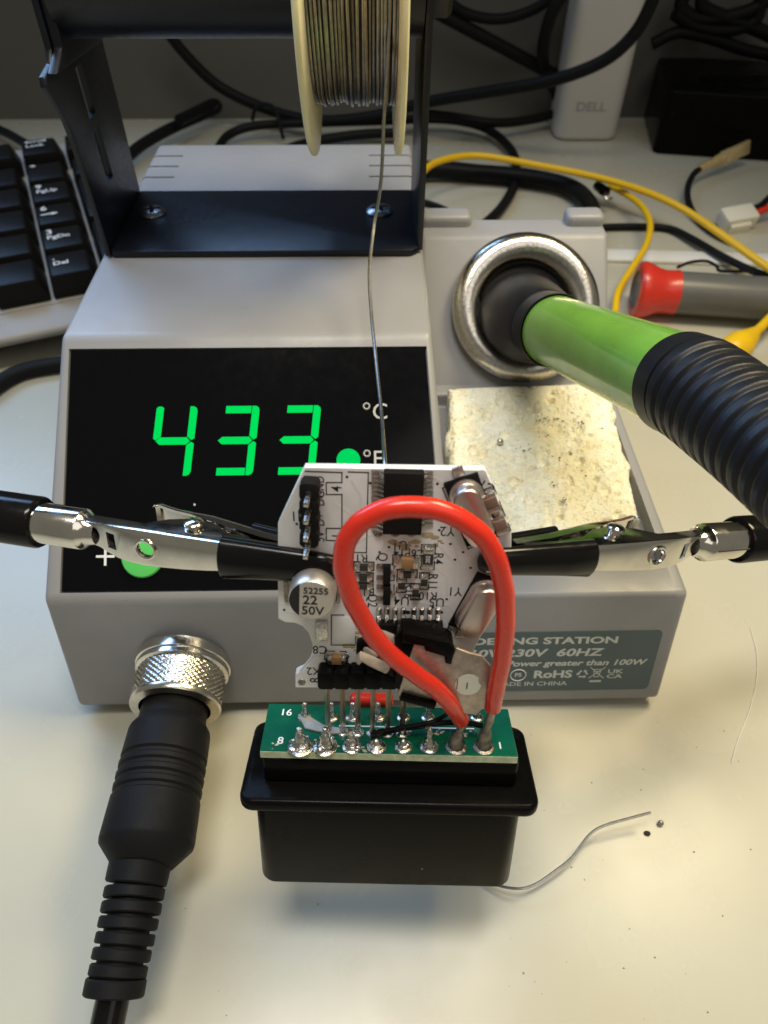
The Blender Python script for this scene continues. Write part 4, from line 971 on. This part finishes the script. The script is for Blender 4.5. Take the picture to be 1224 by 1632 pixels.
# yellow wires
cable('yellow_wire', [(655, 300, 16), (672, 276, 18), (700, 257, 18), (760, 248, 17), (850, 262, 15), (950, 282, 14), (1030, 306, 13), (1090, 334, 12), (1150, 374, 11), (1200, 410, 10), (1250, 445, 9)], 1.55, 'long yellow wire arching from behind the stand to the right edge', 'wire', 'yellow')
yw = thing('yellow_lead', tuple(atz(1000, 440, 0)), 'short yellow lead curving down beside the holder block with a bare metal end', 'wire')
P = [atz(x, y, z) for x, y, z in [(972, 296, 8), (995, 308, 9), (1022, 328, 10), (1036, 356, 10), (1030, 390, 9), (1012, 420, 8), (995, 447, 7), (984, 470, 6), (980, 500, 5)]]
MB().tube(spl(P, 8), 1.4, 12).build('yellow_jacket', 'yellow', yw)
P = [atz(x, y, z) for x, y, z in [(978, 298, 8), (970, 303, 8), (964, 312, 8), (968, 318, 7), (975, 316, 7)]]
MB().tube(spl(P, 4), .7, 8).build('bare_end', 'solder', yw)
MB().tube([atz(952, 296, 7), atz(962, 304, 8), atz(972, 306, 8)], [2.2, 2.4, 1.5], 10).build('black_tip', 'black_plastic', yw)
yc = thing('yellow_clip_boot', tuple(atz(1195, 560, 0)), 'yellow insulated clip boot at the right edge above the black grip', 'clip boot')
P = [atz(x, y, z) for x, y, z in [(1142, 572, 5), (1160, 562, 6), (1185, 545, 7), (1205, 528, 8), (1222, 512, 8), (1260, 470, 7)]]
MB().tube(spl(P, 6), lambda s: 1.0 + 4.2*min(1, s/6) if s < 12 else max(1.7, 5.2 - .34*(s-12)), 16).build('boot', 'yellow', yc)
# crimp terminal with black wire
ct = thing('crimp_terminal', tuple(atz(1150, 262, 0)), 'brass coloured crimp terminal on a short black wire in front of the black box', 'terminal')
c0, c1 = atz(1112, 270, 7), atz(1192, 234, 10); TX = (c1-c0).normalized(); TF = Fr(c0, TX, V((0, .3, 1)))
l = (c1-c0).length
MB().tube([TF(0, 0), TF(l*.25, 0), TF(l*.38, 0), TF(l*.5, 0)], [2.2, 2.4, 3.2, 3.2], 12, flat=.7).build('crimp_barrel', 'crimp', ct)
MB().box(TF, l*.45, l*1.02, -3.4, 3.4, -1.2, 1.2).build('terminal_blade', 'crimp', ct, bevel=.8, seg=3)
P = [atz(x, y, z) for x, y, z in [(1116, 268, 7), (1104, 280, 7), (1096, 300, 6), (1098, 325, 4), (1112, 350, 2), (1140, 372, 2), (1170, 388, 1.5)]]
MB().tube(spl(P, 6), 1.5, 10).build('black_lead', 'cable', ct)
# white connector with red and black leads
wc = thing('wire_connector', tuple(atz(1180, 355, 0)), 'cream plastic connector with red and black leads at the right edge', 'connector')
c0 = atz(1150, 352, 4); c1 = atz(1200, 343, 5); WF = Fr(c0, c1-c0, V((0, 1, .3)))
l = (c1-c0).length
MB().box(WF, 0, l, -4.5, 4.5, -3.5, 3.5).build('connector_body', 'cream', wc, bevel=.7)
MB().box(WF, l*.1, l*.75, -6.5, -4.4, -3.2, 1.5).build('connector_latch', 'cream', wc, bevel=.5)
for h_, mt, dz in ((1.5, 'red_wire', 0), (4.5, 'cable', 1)):
    MB().tube(spl([WF(l-.5, h_-1, 0), WF(l+6, h_, .5), WF(l+16, h_+2+dz*3, 1), WF(l+40, h_+2+dz*8, 2)], 5), 1.5, 10).build('lead', mt, wc)
# pale strip behind the grey tube
s0, s1 = atz(960, 404, 0), atz(1224, 412, 0); SF = Fr(s0, s1-s0, V((0, 1, 0)))
tag(MB().box(SF, -20, 140, -8, 1.5, .2, 1.6).build('pale_strip', 'ruler', bevel=.3), 'pale flat strip lying on the desk behind the red tipped grey tube', 'strip')
# grey tube tool with red end
t0, t1 = atz(1012, 462, 10), atz(1224, 476, 10); TFm = frame_axis(t0, t1 - t0)
tt = thing('tube_tool', tuple(t0 - V((0, 0, 10))), 'grey tube tool with a flared red plastic end at right of the station', 'tool')
MB().rev(TFm, [(7.2, 0), (9.6, .3), (10.4, 1.2), (10.5, 2.8), (9.7, 5.2), (8.5, 7.8), (7.9, 10.5), (8.0, 13.5), (8.2, 15.2), (7.6, 15.4)], 40).build('red_end', 'red_plastic', tt)
MB().rev(TFm, [(7.2, .2), (6.6, .9), (.01, 1.2)], 32).build('end_button', 'grey_tube', tt)
MB().rev(TFm, [(7.7, 14.6), (7.8, 15.6), (7.8, 40), (7.8, 140)], 40, cap1=True).build('tube_body', 'grey_tube', tt)
P = [atz(x, y, z) for x, y, z in [(1080, 426, 16), (1100, 418, 16), (1125, 416, 16), (1142, 424, 17), (1150, 432, 17), (1200, 432, 14)]]
tag(MB().tube(spl(P, 6), .6, 8).build('fine_black_wire', 'cable'), 'very thin black wire bent over the top of the grey tube tool', 'wire')
P = [atz(x, y, .3) for x, y in [(1196, 1000), (1206, 1040), (1205, 1090), (1192, 1140), (1176, 1180), (1166, 1215)]]
tag(MB().tube(spl(P, 6), .08, 6).build('pale_fibre', 'print_white'), 'fine pale fibre curving on the desk near the right edge', 'fibre')
# crumbs and dust scattered on the desk top
dm = MB()
for k in range(55):
    px, py = random.uniform(830, 1215), random.uniform(1140, 1625)
    if k % 3 == 0: px, py = random.gauss(795, 30), random.gauss(1215, 40)
    if k % 5 == 0: px, py = random.uniform(330, 1200), random.uniform(1440, 1625)
    c = atz(px, py, .05); dm.ball(c, random.uniform(.05, .16), (random.uniform(.7, 1.8), 1, .5), 6, 4, jit=.25)
o = dm.build('desk_crumbs', 'soot_brown', weld=False); o['kind'] = 'stuff'; tag(o, 'fine brown crumbs and dust scattered on the desk in front', 'crumbs')
